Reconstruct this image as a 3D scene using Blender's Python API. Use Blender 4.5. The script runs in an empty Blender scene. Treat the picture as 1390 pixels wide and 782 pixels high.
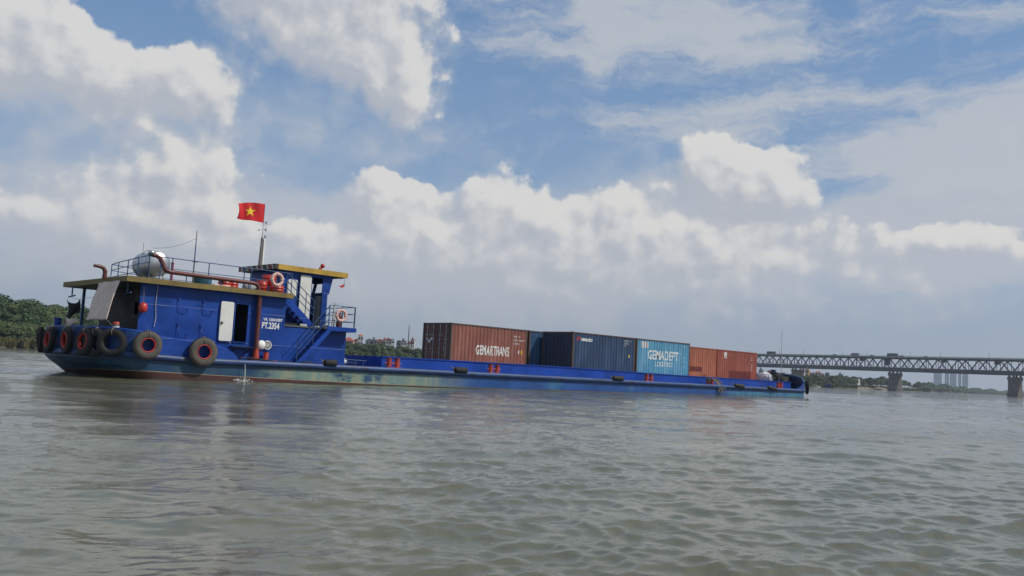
import bpy, math, random
import numpy as np
from mathutils import Vector, Matrix
random.seed(7)
rad = math.radians
PI = math.pi
scene = bpy.context.scene
col = scene.collection

# ------------------------------------------------------------------ helpers
class MB:
    """collects vertices and faces; build() links them as ONE mesh object"""
    def __init__(self):
        self.v = []; self.f = []; self.mi = []; self.smooth = []
    def add(self, vs, fs, mi=0, smooth=False):
        n = len(self.v)
        self.v.extend([tuple(p) for p in vs])
        for q in fs:
            self.f.append([i + n for i in q]); self.mi.append(mi); self.smooth.append(smooth)
        return self
    def box(self, a, b, mi=0):
        x0, y0, z0 = [min(a[i], b[i]) for i in range(3)]
        x1, y1, z1 = [max(a[i], b[i]) for i in range(3)]
        vs = [(x0,y0,z0),(x1,y0,z0),(x1,y1,z0),(x0,y1,z0),(x0,y0,z1),(x1,y0,z1),(x1,y1,z1),(x0,y1,z1)]
        return self.add(vs, [(0,3,2,1),(4,5,6,7),(0,1,5,4),(1,2,6,5),(2,3,7,6),(3,0,4,7)], mi)
    def hexa(self, lo, hi, mi=0):
        """lo, hi: 4 corners each, same order"""
        return self.add(list(lo) + list(hi), [(3,2,1,0),(4,5,6,7),(0,1,5,4),(1,2,6,5),(2,3,7,6),(3,0,4,7)], mi)
    def tube(self, pts, r, n=8, mi=0, cap=True, smooth=True):
        pts = [Vector(p) for p in pts]
        rs = r if isinstance(r, (list, tuple)) else [r] * len(pts)
        rings = []
        for i, p in enumerate(pts):
            if i == 0: t = pts[1] - pts[0]
            elif i == len(pts) - 1: t = pts[-1] - pts[-2]
            else: t = (pts[i+1] - p).normalized() + (p - pts[i-1]).normalized()
            t.normalize()
            up = Vector((0,0,1)) if abs(t.z) < 0.95 else Vector((1,0,0))
            u = t.cross(up).normalized(); w = u.cross(t).normalized()
            rings.append([p + (u*math.cos(2*PI*k/n) + w*math.sin(2*PI*k/n))*rs[i] for k in range(n)])
        vs = [q for rg in rings for q in rg]; fs = []
        for i in range(len(pts)-1):
            for k in range(n):
                a = i*n+k; b = i*n+(k+1) % n
                fs.append((a, b, b+n, a+n))
        self.add(vs, fs, mi, smooth)
        if cap:
            m = len(vs)
            self.add(rings[0], [tuple(range(n))], mi); self.add(rings[-1], [tuple(range(n-1, -1, -1))], mi)
        return self
    def bar(self, a, b, w, h=None, mi=0):
        """rectangular bar from a to b"""
        h = h or w
        a = Vector(a); b = Vector(b); t = (b-a).normalized()
        up = Vector((0,0,1)) if abs(t.z) < 0.95 else Vector((1,0,0))
        u = t.cross(up).normalized()*w/2; q = u.cross(t).normalized()*h/2
        return self.hexa([a-u-q, a+u-q, a+u+q, a-u+q], [b-u-q, b+u-q, b+u+q, b-u+q], mi)
    def torus(self, c, axis, R, r, nu=28, nv=12, mi=0, flat=1.0, prof=None):
        c = Vector(c); ax = Vector(axis).normalized()
        up = Vector((0,0,1)) if abs(ax.z) < 0.95 else Vector((1,0,0))
        u = ax.cross(up).normalized(); w = u.cross(ax).normalized()
        vs = []; fs = []
        for i in range(nu):
            a = 2*PI*i/nu; d = u*math.cos(a) + w*math.sin(a)
            for j in range(nv):
                b = 2*PI*j/nv
                cb, sb = math.cos(b), math.sin(b)
                e = prof or 1.0
                cb = math.copysign(abs(cb)**e, cb); sb = math.copysign(abs(sb)**e, sb)
                vs.append(c + d*(R + r*cb) + ax*(r*flat*sb))
        for i in range(nu):
            for j in range(nv):
                a = i*nv+j; b = i*nv+(j+1) % nv; a2 = ((i+1) % nu)*nv+j; b2 = ((i+1) % nu)*nv+(j+1) % nv
                fs.append((a, b, b2, a2))
        return self.add(vs, fs, mi, True)
    def lathe(self, c, axis, prof, n=24, mi=0, smooth=True):
        """prof: list of (distance along axis, radius)"""
        c = Vector(c); ax = Vector(axis).normalized()
        up = Vector((0,0,1)) if abs(ax.z) < 0.95 else Vector((1,0,0))
        u = ax.cross(up).normalized(); w = u.cross(ax).normalized()
        vs = []; fs = []
        for h, r in prof:
            for k in range(n):
                a = 2*PI*k/n
                vs.append(c + ax*h + (u*math.cos(a)+w*math.sin(a))*max(r, 1e-4))
        for i in range(len(prof)-1):
            for k in range(n):
                a = i*n+k; b = i*n+(k+1) % n
                fs.append((a, b, b+n, a+n))
        return self.add(vs, fs, mi, smooth)
    def prism(self, poly, y0, y1, mi=0):
        """poly in (x, z), extruded along y"""
        n = len(poly)
        vs = [(x, y0, z) for x, z in poly] + [(x, y1, z) for x, z in poly]
        fs = [tuple(range(n)), tuple(range(2*n-1, n-1, -1))] + [(i, i+n, (i+1) % n + n, (i+1) % n) for i in range(n)]
        return self.add(vs, fs, mi)
    def prismx(self, poly, x0, x1, mi=0):
        """poly in (y, z), extruded along x"""
        n = len(poly)
        vs = [(x0, y, z) for y, z in poly] + [(x1, y, z) for y, z in poly]
        fs = [tuple(range(n)), tuple(range(2*n-1, n-1, -1))] + [(i, i+n, (i+1) % n + n, (i+1) % n) for i in range(n)]
        return self.add(vs, fs, mi)
    def wall(self, f, u0, u1, v0, v1, holes, depth, mi=0):
        """f(u, v, w) -> point; rectangular wall with rectangular holes, w from 0 to depth"""
        us = sorted(set([u0, u1] + [h[0] for h in holes] + [h[1] for h in holes]))
        vs_ = sorted(set([v0, v1] + [h[2] for h in holes] + [h[3] for h in holes]))
        for i in range(len(us)-1):
            for j in range(len(vs_)-1):
                a, b, c, d = us[i], us[i+1], vs_[j], vs_[j+1]
                mu, mv = (a+b)/2, (c+d)/2
                if any(h[0] < mu < h[1] and h[2] < mv < h[3] for h in holes): continue
                for w, o in ((0, 1), (depth, -1)):
                    q = [f(a,c,w), f(b,c,w), f(b,d,w), f(a,d,w)]
                    self.add(q[::o], [(0,1,2,3)], mi)
        for (a, b, c, d) in list(holes) + [(u0, u1, v0, v1)]:
            for (p, q) in (((a,c),(b,c)), ((b,c),(b,d)), ((b,d),(a,d)), ((a,d),(a,c))):
                self.add([f(p[0],p[1],0), f(q[0],q[1],0), f(q[0],q[1],depth), f(p[0],p[1],depth)], [(0,1,2,3)], mi)
        return self
    def build(self, name, mat, parent=None, local=False, bevel=0):
        me = bpy.data.meshes.new(name)
        off = Vector((0,0,0))
        if parent is not None and not local:
            p = parent
            while p: off += p.location; p = p.parent
        me.from_pydata([tuple(Vector(p)-off) for p in self.v], [], self.f)
        mats = mat if isinstance(mat, (list, tuple)) else [mat]
        for m in mats: me.materials.append(m)
        me.polygons.foreach_set('material_index', self.mi)
        me.polygons.foreach_set('use_smooth', self.smooth)
        me.validate(); me.update()
        o = bpy.data.objects.new(name, me); col.objects.link(o)
        if parent is not None: o.parent = parent
        if bevel:
            b = o.modifiers.new('bevel', 'BEVEL'); b.width = bevel; b.segments = 2; b.limit_method = 'ANGLE'
        return o

def tag(o, label, cat, group=None, kind=None):
    if label: o['label'] = label
    if cat: o['category'] = cat
    if group: o['group'] = group
    if kind: o['kind'] = kind
    return o
def thing(name, label, cat, loc=(0,0,0), rz=0, group=None):
    o = bpy.data.objects.new(name, None); col.objects.link(o)
    o.location = loc; o.rotation_euler = (0,0,rz); o.empty_display_size = .2
    return tag(o, label, cat, group)
def dup(root, loc, rot=None, label=None, scale=None, group=None):
    r = root.copy(); col.objects.link(r); r.location = loc
    if rot is not None: r.rotation_euler = rot
    if scale: r.scale = scale
    if label: r['label'] = label
    if group: r['group'] = group
    for ch in list(root.children):
        c = ch.copy(); col.objects.link(c); c.parent = r
        for g in list(ch.children):
            d = g.copy(); col.objects.link(d); d.parent = c
    return r

# ------------------------------------------------------------------ camera
F, YAW, PITCH, ROLL, H = 1159.9/1390, .7828, .0955, .0510, 1.017
fw = Vector((math.sin(YAW)*math.cos(PITCH), math.cos(YAW)*math.cos(PITCH), math.sin(PITCH)))
rt = Vector((math.cos(YAW), -math.sin(YAW), 0)); up = rt.cross(fw)
r2 = rt*math.cos(ROLL) + up*math.sin(ROLL); u2 = -rt*math.sin(ROLL) + up*math.cos(ROLL)
cam = bpy.data.objects.new('camera', bpy.data.cameras.new('camera')); col.objects.link(cam)
cam.matrix_world = Matrix(((r2.x,u2.x,-fw.x,0),(r2.y,u2.y,-fw.y,0),(r2.z,u2.z,-fw.z,H),(0,0,0,1)))
cam.data.sensor_width = 36; cam.data.lens = 36*F
cam.data.clip_end = 20000; cam.data.clip_start = .05
scene.camera = cam
def direction(px, py):
    f = F*1390
    return fw + r2*((px-695)/f) - u2*((py-391)/f)
def far(px, py, dist):
    """a point at that horizontal distance from the shore-side viewpoint, towards a bearing measured in the photo"""
    v = direction(px, py); t = dist/math.hypot(v.x, v.y)
    return Vector((v.x*t, v.y*t, H+v.z*t))
def ground(px, dist, z=0):
    p = far(px, 500, dist); return Vector((p.x, p.y, z))

# ------------------------------------------------------------------ materials
def new_mat(name):
    m = bpy.data.materials.new(name); m.use_nodes = True
    nt = m.node_tree; b = nt.nodes['Principled BSDF']
    return m, nt, b
def N(nt, t, **kw):
    n = nt.nodes.new(t)
    for k, v in kw.items():
        if k.startswith('i_'):
            key = k[2:]
            n.inputs[int(key) if key.isdigit() else key.replace('_', ' ')].default_value = v
        else: setattr(n, k, v)
    return n
def math_(nt, op, a, b=None, c=None, clamp=False):
    n = nt.nodes.new('ShaderNodeMath'); n.operation = op; n.use_clamp = clamp
    for i, x in enumerate((a, b, c)):
        if x is None: continue
        if isinstance(x, (int, float)): n.inputs[i].default_value = x
        else: nt.links.new(x, n.inputs[i])
    return n.outputs[0]
def mapr(nt, v, a, b, c=0., d=1., smooth=True):
    n = nt.nodes.new('ShaderNodeMapRange'); n.interpolation_type = 'SMOOTHSTEP' if smooth else 'LINEAR'
    nt.links.new(v, n.inputs[0])
    for i, x in enumerate((a, b, c, d)): n.inputs[i+1].default_value = x
    return n.outputs[0]
def mixc(nt, fac, a, b):
    n = nt.nodes.new('ShaderNodeMix'); n.data_type = 'RGBA'
    for i, x in ((0, fac), (6, a), (7, b)):
        if isinstance(x, (int, float)): n.inputs[i].default_value = x
        elif isinstance(x, tuple): n.inputs[i].default_value = (*x[:3], 1)
        else: nt.links.new(x, n.inputs[i])
    return n.outputs[2]
def noise(nt, vec, scale, detail=4, rough=.55, sx=None, dist=0.):
    if sx:
        mp = N(nt, 'ShaderNodeMapping'); mp.inputs['Scale'].default_value = sx
        nt.links.new(vec, mp.inputs[0]); vec = mp.outputs[0]
    n = N(nt, 'ShaderNodeTexNoise'); n.inputs['Scale'].default_value = scale
    n.inputs['Detail'].default_value = detail; n.inputs['Roughness'].default_value = rough
    n.inputs['Distortion'].default_value = dist
    nt.links.new(vec, n.inputs['Vector'])
    return n.outputs[0]
def bump(nt, b, h, strength=.3, distance=.02):
    n = N(nt, 'ShaderNodeBump'); n.inputs['Strength'].default_value = strength; n.inputs['Distance'].default_value = distance
    nt.links.new(h, n.inputs['Height']); nt.links.new(n.outputs[0], b.inputs['Normal'])
RUST = (.13, .045, .02)
def paint(name, c, rough=.5, var=.25, dirt=.3, rust=.15, scale=1.0, dirtc=None, metallic=0., streak=True, seams=False):
    m, nt, b = new_mat(name)
    tc = N(nt, 'ShaderNodeTexCoord'); o = tc.outputs['Object']
    n1 = noise(nt, o, .9*scale, 6, .6)
    dark = tuple(x*(1-var) for x in c); lite = tuple(min(1, x*(1+var*.8)+.006*var) for x in c)
    base = mixc(nt, mapr(nt, n1, .3, .7), dark, lite)
    if dirt:
        sv = noise(nt, o, 1.6*scale, 6, .65, sx=(3.2, 3.2, .35) if streak else None)
        dc = dirtc or (.10, .085, .065)
        base = mixc(nt, math_(nt, 'MULTIPLY', mapr(nt, sv, .48, .78), dirt), base, dc)
    if rust:
        rv = noise(nt, o, 2.3*scale, 9, .72, sx=(1.3, 1.3, .7))
        base = mixc(nt, math_(nt, 'MULTIPLY', mapr(nt, rv, .71-rust*.3, .76-rust*.3), .85), base, RUST)
    nt.links.new(base, b.inputs['Base Color'])
    nt.links.new(mapr(nt, n1, .2, .8, max(0, rough-.12), min(1, rough+.15)), b.inputs['Roughness'])
    b.inputs['Metallic'].default_value = metallic
    hb = noise(nt, o, 7*scale, 5, .6)
    if seams:   # welded plates: raised seams and slightly dished plating between them
        sp = N(nt, 'ShaderNodeSeparateXYZ'); nt.links.new(o, sp.inputs[0])
        fx = math_(nt, 'ABSOLUTE', math_(nt, 'SUBTRACT', math_(nt, 'FRACT', math_(nt, 'MULTIPLY', sp.outputs[0], 1/1.52)), .5))
        fz = math_(nt, 'ABSOLUTE', math_(nt, 'SUBTRACT', math_(nt, 'FRACT', math_(nt, 'MULTIPLY', math_(nt, 'ADD', sp.outputs[2], .35), 1/1.25)), .5))
        se = math_(nt, 'MAXIMUM', mapr(nt, fx, .0, .014, 1, 0), mapr(nt, fz, .0, .012, 1, 0))
        hb = math_(nt, 'ADD', math_(nt, 'MULTIPLY', hb, .25), math_(nt, 'ADD', math_(nt, 'MULTIPLY', se, .8), math_(nt, 'MULTIPLY', noise(nt, o, 1.1, 2, .5), 2.2)))
        b.inputs['Specular IOR Level'].default_value = .32
        bump(nt, b, hb, .5, .018)
    else: bump(nt, b, hb, .12, .01)
    return m
def leaf_mat(name, a, bcol, c, rough=.6):
    m, nt, b = new_mat(name)
    oi = N(nt, 'ShaderNodeObjectInfo'); geo = N(nt, 'ShaderNodeNewGeometry')
    n1 = noise(nt, geo.outputs['Position'], .35, 4, .6)
    base = mixc(nt, mapr(nt, n1, .32, .68), a, bcol)
    base = mixc(nt, math_(nt, 'MULTIPLY', oi.outputs['Random'], .55), base, c)
    n2 = noise(nt, geo.outputs['Position'], 2.5, 2, .6)
    base = mixc(nt, mapr(nt, n2, .55, .75, 0, .35), base, c)
    nt.links.new(base, b.inputs['Base Color'])
    b.inputs['Roughness'].default_value = rough; b.inputs['Specular IOR Level'].default_value = .25
    return m
M = {}
BLUE = (.005, .046, .26)
M['blue'] = paint('hull blue paint', BLUE, .42, .26, .30, .10, 1., (.022, .045, .10), seams=True)
M['blue2'] = paint('coaming blue paint', (.005, .048, .30), .42, .2, .25, .08, .6, (.02, .06, .14), seams=True)
M['bluein'] = paint('shade darkened inner bulwark paint', (.008, .022, .085), .6, .3, .6, .1, 1, (.02, .022, .03))  # darker copy of the blue: shade of the inner faces painted into the colour
M['sternblue'] = paint('scuffed and shade darkened stern blue paint', (.010, .045, .17), .5, .4, .6, .25, 1, (.03, .05, .08), seams=True)  # scuffs and rust, over a blue darkened to paint in the stern's shade
M['deck'] = paint('worn light blue deck', (.045, .12, .29), .5, .3, .5, .12, 1.2, (.10, .13, .17), streak=False)
M['dark'] = paint('near black paint and inside shade', (.006, .007, .011), .7, .3, .05, 0)  # near-black; inside the aft deck it stands in for shade
M['black'] = paint('black rubber', (.012, .012, .013), .75, .3, .4, 0, 3, (.04, .04, .038), streak=False)
M['tyre_dark'] = paint('black tyre rubber', (.016, .016, .017), .8, .3, .3, 0, 3, (.045, .042, .04), streak=False)
M['tyre'] = paint('greyed tyre rubber', (.085, .075, .062), .85, .3, .5, 0, 3, (.05, .045, .04), streak=False)
M['red'] = paint('red rim paint', (.42, .03, .025), .5, .2, .2, .05, 3)
M['bollard'] = paint('orange red bollard paint', (.42, .055, .025), .5, .25, .35, .3, 4)
M['pipe'] = paint('brown red exhaust paint', (.115, .028, .024), .5, .2, .35, .1, 2, (.06, .03, .025))
M['ochre'] = paint('dirty ochre fascia', (.19, .135, .035), .6, .3, .55, .12, 1.5, (.07, .055, .03))
M['yellow'] = paint('yellow fascia', (.43, .27, .035), .5, .2, .3, .06, 1.5, (.2, .12, .04))
M['roof'] = paint('grey green roof paint', (.10, .11, .09), .7, .3, .4, .2, 1, streak=False)
M['white'] = paint('white door paint', (.66, .65, .60), .45, .06, .22, .02, 2, (.42, .39, .33))
M['letter'] = paint('white lettering', (.72, .72, .68), .6, .08, .2, 0, 3, (.4, .38, .34))
M['rail'] = paint('blue railing paint', (.028, .075, .19), .5, .2, .3, .1, 2, (.08, .08, .09))
M['pole'] = paint('rusty pole', (.14, .13, .12), .6, .4, .5, .5, 4)
M['tarp'] = paint('beige tarpaulin', (.70, .55, .45), .9, .1, .25, 0, 2, (.22, .19, .16))
M['ring'] = paint('faded pink life ring', (.68, .42, .36), .7, .12, .3, 0, 5, (.45, .36, .30), streak=False)
M['steelw'] = paint('pale grey metal', (.45, .45, .44), .5, .2, .3, .1, 3)
M['teal'] = paint('teal plastic', (.05, .16, .21), .5, .2, .3, 0, 3)
M['rope'] = paint('weathered rope', (.20, .17, .13), .95, .35, .3, 0, 12, streak=False)
M['cloth_dark'] = paint('dark cloth', (.012, .013, .02), .95, .3, 0, 0, 4)
M['bag'] = paint('white plastic sheet', (.62, .63, .64), .55, .12, .2, 0, 4)
M['flagred'] = paint('red flag cloth', (.56, .014, .02), .8, .1, 0, 0, 2)
M['flagyel'] = paint('yellow star cloth', (.78, .55, .03), .8, .08, 0, 0, 2)
M['teal_patch'] = paint('bare teal primer', (.10, .27, .30), .7, .3, .5, .15, 2, (.05, .12, .2))
def simple(name, c, rough=.5, metallic=0.):
    m, nt, b = new_mat(name)
    tc = N(nt, 'ShaderNodeTexCoord')
    base = mixc(nt, mapr(nt, noise(nt, tc.outputs['Object'], 2.2, 5), .3, .7), tuple(x*.8 for x in c), tuple(min(1, x*1.12) for x in c))
    nt.links.new(base, b.inputs['Base Color']); b.inputs['Roughness'].default_value = rough; b.inputs['Metallic'].default_value = metallic
    return m
M['steel'] = simple('polished stainless steel', (.60, .59, .56), .32, 1.)
M['glass'] = simple('dark window glass', (.02, .025, .03), .08)
M['redplastic'] = simple('red plastic', (.45, .035, .02), .4)
M['concrete'] = paint('weathered pier concrete', (.115, .098, .082), .85, .22, .5, .05, .25, (.08, .07, .06))
M['bridge_steel'] = paint('grey bridge steel', (.052, .062, .075), .6, .2, .2, .1, .3)
M['bridge_pale'] = paint('pale bridge parapet', (.26, .27, .26), .7, .15, .3, .05, .3)
M['asphalt'] = simple('asphalt', (.05, .05, .05), .9)

def hull_mat():
    m, nt, b = new_mat('weathered hull plating')
    geo = N(nt, 'ShaderNodeNewGeometry'); P = geo.outputs['Position']
    sp = N(nt, 'ShaderNodeSeparateXYZ'); nt.links.new(P, sp.inputs[0]); x, y, z = sp.outputs
    n1 = noise(nt, P, .7, 7, .62)
    n2 = noise(nt, P, 1.1, 8, .68, sx=(.8, .8, 1.6))
    st = noise(nt, P, 1.0, 6, .6, sx=(3.0, 3.0, .3))
    teal = mixc(nt, mapr(nt, n1, .35, .65), (.010, .042, .095), (.024, .080, .135))          # faded aft plating
    bl = mixc(nt, mapr(nt, n1, .35, .65), (.010, .055, .20), (.016, .085, .30))
    aft = math_(nt, 'ADD', mapr(nt, x, 20, 30, 1, 0), math_(nt, 'MULTIPLY', math_(nt, 'SUBTRACT', n1, .5), .8), clamp=True)
    c = mixc(nt, aft, bl, teal)
    # worn pale band around the middle of the accommodation block
    w = math_(nt, 'MULTIPLY', mapr(nt, x, 16.6, 18.6), mapr(nt, x, 25, 29.5, 1, 0))
    w = math_(nt, 'MULTIPLY', w, mapr(nt, n2, .34, .50))
    w = math_(nt, 'MULTIPLY', w, mapr(nt, z, .50, .62, 1, 0))
    c = mixc(nt, math_(nt, 'MULTIPLY', w, .9), c, mixc(nt, mapr(nt, st, .4, .6), (.16, .25, .22), (.27, .30, .20)))
    # scattered scrapes along the side
    s1 = mapr(nt, noise(nt, P, .33, 9, .7, sx=(1, 1, 2.2)), .60, .64)
    c = mixc(nt, math_(nt, 'MULTIPLY', s1, .5), c, (.05, .18, .26))
    # primer showing at the bow
    w2 = math_(nt, 'MULTIPLY', mapr(nt, x, 52, 54), mapr(nt, n2, .34, .46))
    w2 = math_(nt, 'MULTIPLY', w2, mapr(nt, z, .30, .38, 1, 0))
    c = mixc(nt, math_(nt, 'MULTIPLY', w2, .8), c, mixc(nt, mapr(nt, st, .4, .6), (.03, .14, .28), (.08, .24, .30)))
    # vertical dirt and rust runs
    c = mixc(nt, mapr(nt, st, .56, .78, 0, .65), c, (.035, .035, .035))
    r = mapr(nt, noise(nt, P, 1.3, 9, .75), .62, .70, 0, .55)
    c = mixc(nt, math_(nt, 'MULTIPLY', r, mapr(nt, z, .2, 1.6, 1, .25)), c, (.09, .05, .03))
    # red boot topping with its thin pale edge (the line rises towards the stern)
    line = math_(nt, 'MULTIPLY_ADD', math_(nt, 'POWER', math_(nt, 'MULTIPLY', math_(nt, 'SUBTRACT', 33, x), 1/20., clamp=True), 2.), .30, .01)
    line = math_(nt, 'MULTIPLY', line, mapr(nt, y, 31.6, 38, .92, .45))
    line = math_(nt, 'ADD', line, math_(nt, 'MULTIPLY', math_(nt, 'SUBTRACT', n2, .5), .035))
    d = math_(nt, 'SUBTRACT', line, z)
    redc = mixc(nt, mapr(nt, n2, .35, .7), (.080, .024, .019), (.045, .022, .019))
    c = mixc(nt, mapr(nt, math_(nt, 'ABSOLUTE', math_(nt, 'ADD', d, .012)), .008, .018, .75, 0), c, (.34, .28, .16))
    c = mixc(nt, mapr(nt, d, -.006, .006), c, redc)
    # wet, slimed edge at the waterline
    c = mixc(nt, mapr(nt, z, .02, .10, .6, 0), c, (.03, .028, .02))
    nt.links.new(c, b.inputs['Base Color'])
    nt.links.new(mapr(nt, n1, .3, .7, .35, .6), b.inputs['Roughness'])
    bump(nt, b, math_(nt, 'ADD', noise(nt, P, .55, 3), math_(nt, 'MULTIPLY', noise(nt, P, 9, 4), .15)), .35, .06)
    return m
M['hull'] = hull_mat()
def strake_mat():
    m, nt, b = new_mat('scuffed rubbing strake')
    geo = N(nt, 'ShaderNodeNewGeometry'); P = geo.outputs['Position']
    n1 = noise(nt, P, 1.2, 8, .68, sx=(.5, 1, 2)); n2 = noise(nt, P, 3.5, 6, .7, sx=(.4, 1, 1))
    c = mixc(nt, mapr(nt, n1, .35, .65), (.010, .035, .13), (.026, .068, .19))
    c = mixc(nt, mapr(nt, n2, .52, .66, 0, .9), c, (.022, .022, .026))
    c = mixc(nt, mapr(nt, noise(nt, P, 1.7, 8, .75), .58, .68, 0, .7), c, (.10, .04, .03))
    nt.links.new(c, b.inputs['Base Color']); b.inputs['Roughness'].default_value = .5
    bump(nt, b, n2, .4, .03)
    return m
M['strake'] = strake_mat()
def stripes_mat():
    m, nt, b = new_mat('striped fascia')
    tc = N(nt, 'ShaderNodeTexCoord'); sp = N(nt, 'ShaderNodeSeparateXYZ'); nt.links.new(tc.outputs['Object'], sp.inputs[0])
    t = math_(nt, 'FRACT', math_(nt, 'MULTIPLY', math_(nt, 'ADD', sp.outputs[1], math_(nt, 'MULTIPLY', sp.outputs[2], -.7)), 1.1))
    r = N(nt, 'ShaderNodeValToRGB'); r.color_ramp.interpolation = 'CONSTANT'
    e = r.color_ramp.elements; e[0].position = 0; e[0].color = (.16,.014,.012,1); e[1].position = .36; e[1].color = (.5,.47,.38,1)
    for p, c in ((.48, (.035,.035,.025,1)), (.86, (.5,.47,.38,1))):
        q = e.new(p); q.color = c
    nt.links.new(t, r.inputs[0])
    nt.links.new(mixc(nt, mapr(nt, noise(nt, tc.outputs['Object'], 5, 6), .5, .7, 0, .5), r.outputs[0], (.07,.05,.035)), b.inputs['Base Color'])
    return m
M['stripes'] = stripes_mat()
def container_mat(name, c, fade, rust, dark=.3):
    m, nt, b = new_mat(name)
    tc = N(nt, 'ShaderNodeTexCoord'); o = tc.outputs['Object']
    sp = N(nt, 'ShaderNodeSeparateXYZ'); nt.links.new(o, sp.inputs[0])
    n1 = noise(nt, o, .55, 6, .6); n2 = noise(nt, o, 1.2, 7, .65, sx=(2.2, 2.2, .3)); n3 = noise(nt, o, 3.2, 9, .72)
    base = mixc(nt, mapr(nt, n1, .3, .7), tuple(x*(1-dark) for x in c), c)
    base = mixc(nt, mapr(nt, n2, .45, .72, 0, .45), base, fade)
    base = mixc(nt, mapr(nt, noise(nt, o, 1.5, 5, .6, sx=(3, 3, .22)), .54, .8, 0, .6), base, tuple(x*.45 for x in c))
    rz = math_(nt, 'ADD', n3, mapr(nt, math_(nt, 'ABSOLUTE', math_(nt, 'SUBTRACT', sp.outputs[2], 1.3)), .9, 1.3, 0, .05))
    base = mixc(nt, mapr(nt, rz, .70-rust*.25, .73-rust*.25, 0, .85), base, RUST)
    nt.links.new(base, b.inputs['Base Color']); b.inputs['Roughness'].default_value = .55
    bump(nt, b, noise(nt, o, .9, 3), .25, .04)
    return m

# ------------------------------------------------------------------ lettering
def text_mesh(s, height, width=None, bold=.0, spacing=1.):
    """returns triangulated (verts2d, faces) of a string, scaled to a cap height (and a width)"""
    cu = bpy.data.curves.new('lettering_source', 'FONT'); cu.body = s; cu.size = 1; cu.offset = bold; cu.space_character = spacing
    cu.resolution_u = 3
    o = bpy.data.objects.new('lettering_source', cu); col.objects.link(o)
    dg = bpy.context.evaluated_depsgraph_get()
    me = bpy.data.meshes.new_from_object(o.evaluated_get(dg))
    vs = [Vector((v.co.x, v.co.y)) for v in me.vertices]; fs = [list(p.vertices) for p in me.polygons]
    bpy.data.objects.remove(o); bpy.data.curves.remove(cu); bpy.data.meshes.remove(me)
    x0 = min(v.x for v in vs); x1 = max(v.x for v in vs); y0 = min(v.y for v in vs); y1 = max(v.y for v in vs)
    k = height/(y1-y0); kx = width/(x1-x0) if width else k
    return [((v.x-x0)*kx, (v.y-y0)*k) for v in vs], fs

import bmesh
def conform(verts2d, faces, f, cuts):
    """cut a flat 2-D mesh along x = cuts and map it with f(x, z) -> point, so that it lies on a folded panel"""
    bm = bmesh.new()
    bv = [bm.verts.new((x, 0, z)) for x, z in verts2d]
    for q in faces:
        try: bm.faces.new([bv[i] for i in q])
        except ValueError: pass
    xs = [v[0] for v in verts2d]
    for c in cuts:
        if min(xs) < c < max(xs):
            bmesh.ops.bisect_plane(bm, geom=bm.verts[:]+bm.edges[:]+bm.faces[:], plane_co=(c,0,0), plane_no=(1,0,0), dist=1e-5)
    bm.verts.index_update()
    vs = [f(v.co.x, v.co.z) for v in bm.verts]; fs = [[v.index for v in q.verts] for q in bm.faces]
    bm.free()
    return vs, fs

# ------------------------------------------------------------------ the barge
Y0, Y1, YC = 31.4, 39.3, 35.35            # near side, far side and centre line of the hull
def trim(s): return -.0045*max(0, s-18)   # decks fall slightly towards the bow
def outline(zf, inset=0.):
    """plan outline, zf 0 = waterline, 1 = deck; counter-clockwise from the near stern quarter forward"""
    hb = (Y1-Y0)/2 - inset
    sr = 11.0 + (1-zf)*.95 + inset; br = 68.7 - (1-zf)*1.3 - inset
    pts = []
    for i in range(0, 13):                # near stern quarter to the side
        a = PI/2*i/12
        pts.append((12.9 + (1-zf)*.5 - (12.9+(1-zf)*.5-sr)*math.cos(a)**(.75), YC - hb*math.sin(a)**(.62)))
    for s in (14, 15, 16, 17, 18, 20, 23, 26, 30, 34, 38, 42, 46, 50, 54, 58, 61, 63): pts.append((s, YC-hb))
    q = (br-64.2)/4.5; e = hb/3.95
    for s, w in ((63.9, 3.95), (64.2, 3.92), (64.6, 3.72), (65.2, 3.38), (65.8, 3.02), (66.4, 2.62), (67.0, 2.15), (67.6, 1.58), (68.1, .98), (68.45, .42), (68.55, 0.)):
        pts.append((64.2+(s-64.2)*q, YC - w*e))
    m = [(s, 2*YC-y) for s, y in pts[::-1]]
    return pts + m[1:-1]
barge = thing('cargo_barge', 'long low blue river cargo barge with aft deckhouse, carrying shipping containers', 'barge', (12, YC, 0))
mb = MB()
levels = [(-.7, 0), (0, 0), (.25, .35), (.5, .75), (.68, .95), (.86, 1.)]
rings = []
for z, zf in levels:
    rings.append([(s, y, z + (trim(s) if z > .4 else 0)) for s, y in outline(zf)])
n = len(rings[0])
for a, b in zip(rings, rings[1:]):
    mb.add(a+b, [(i, (i+1) % n, (i+1) % n+n, i+n) for i in range(n)], 0, True)
mb.add(rings[0], [tuple(range(n))][::-1])
hull = mb.build('hull', M['hull'], barge)
mb = MB(); o1 = outline(1., .03)
mb.add([(s, y, .845+trim(s)) for s, y in o1], [tuple(range(len(o1)))])
deck = mb.build('deck', M['deck'], barge)
# rubbing strake round the near side, bow and far side
mb = MB()
o1 = outline(1.); pts = [(s, y-.03 if y < YC else y+.03, .76+trim(s)+ .10*max(0, min(1, (14.5-s)/2.5))) for s, y in o1]
mb.tube(pts + [pts[0]], .125, 10, cap=False)
mb.build('rubbing_strake', M['strake'], barge)
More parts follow.
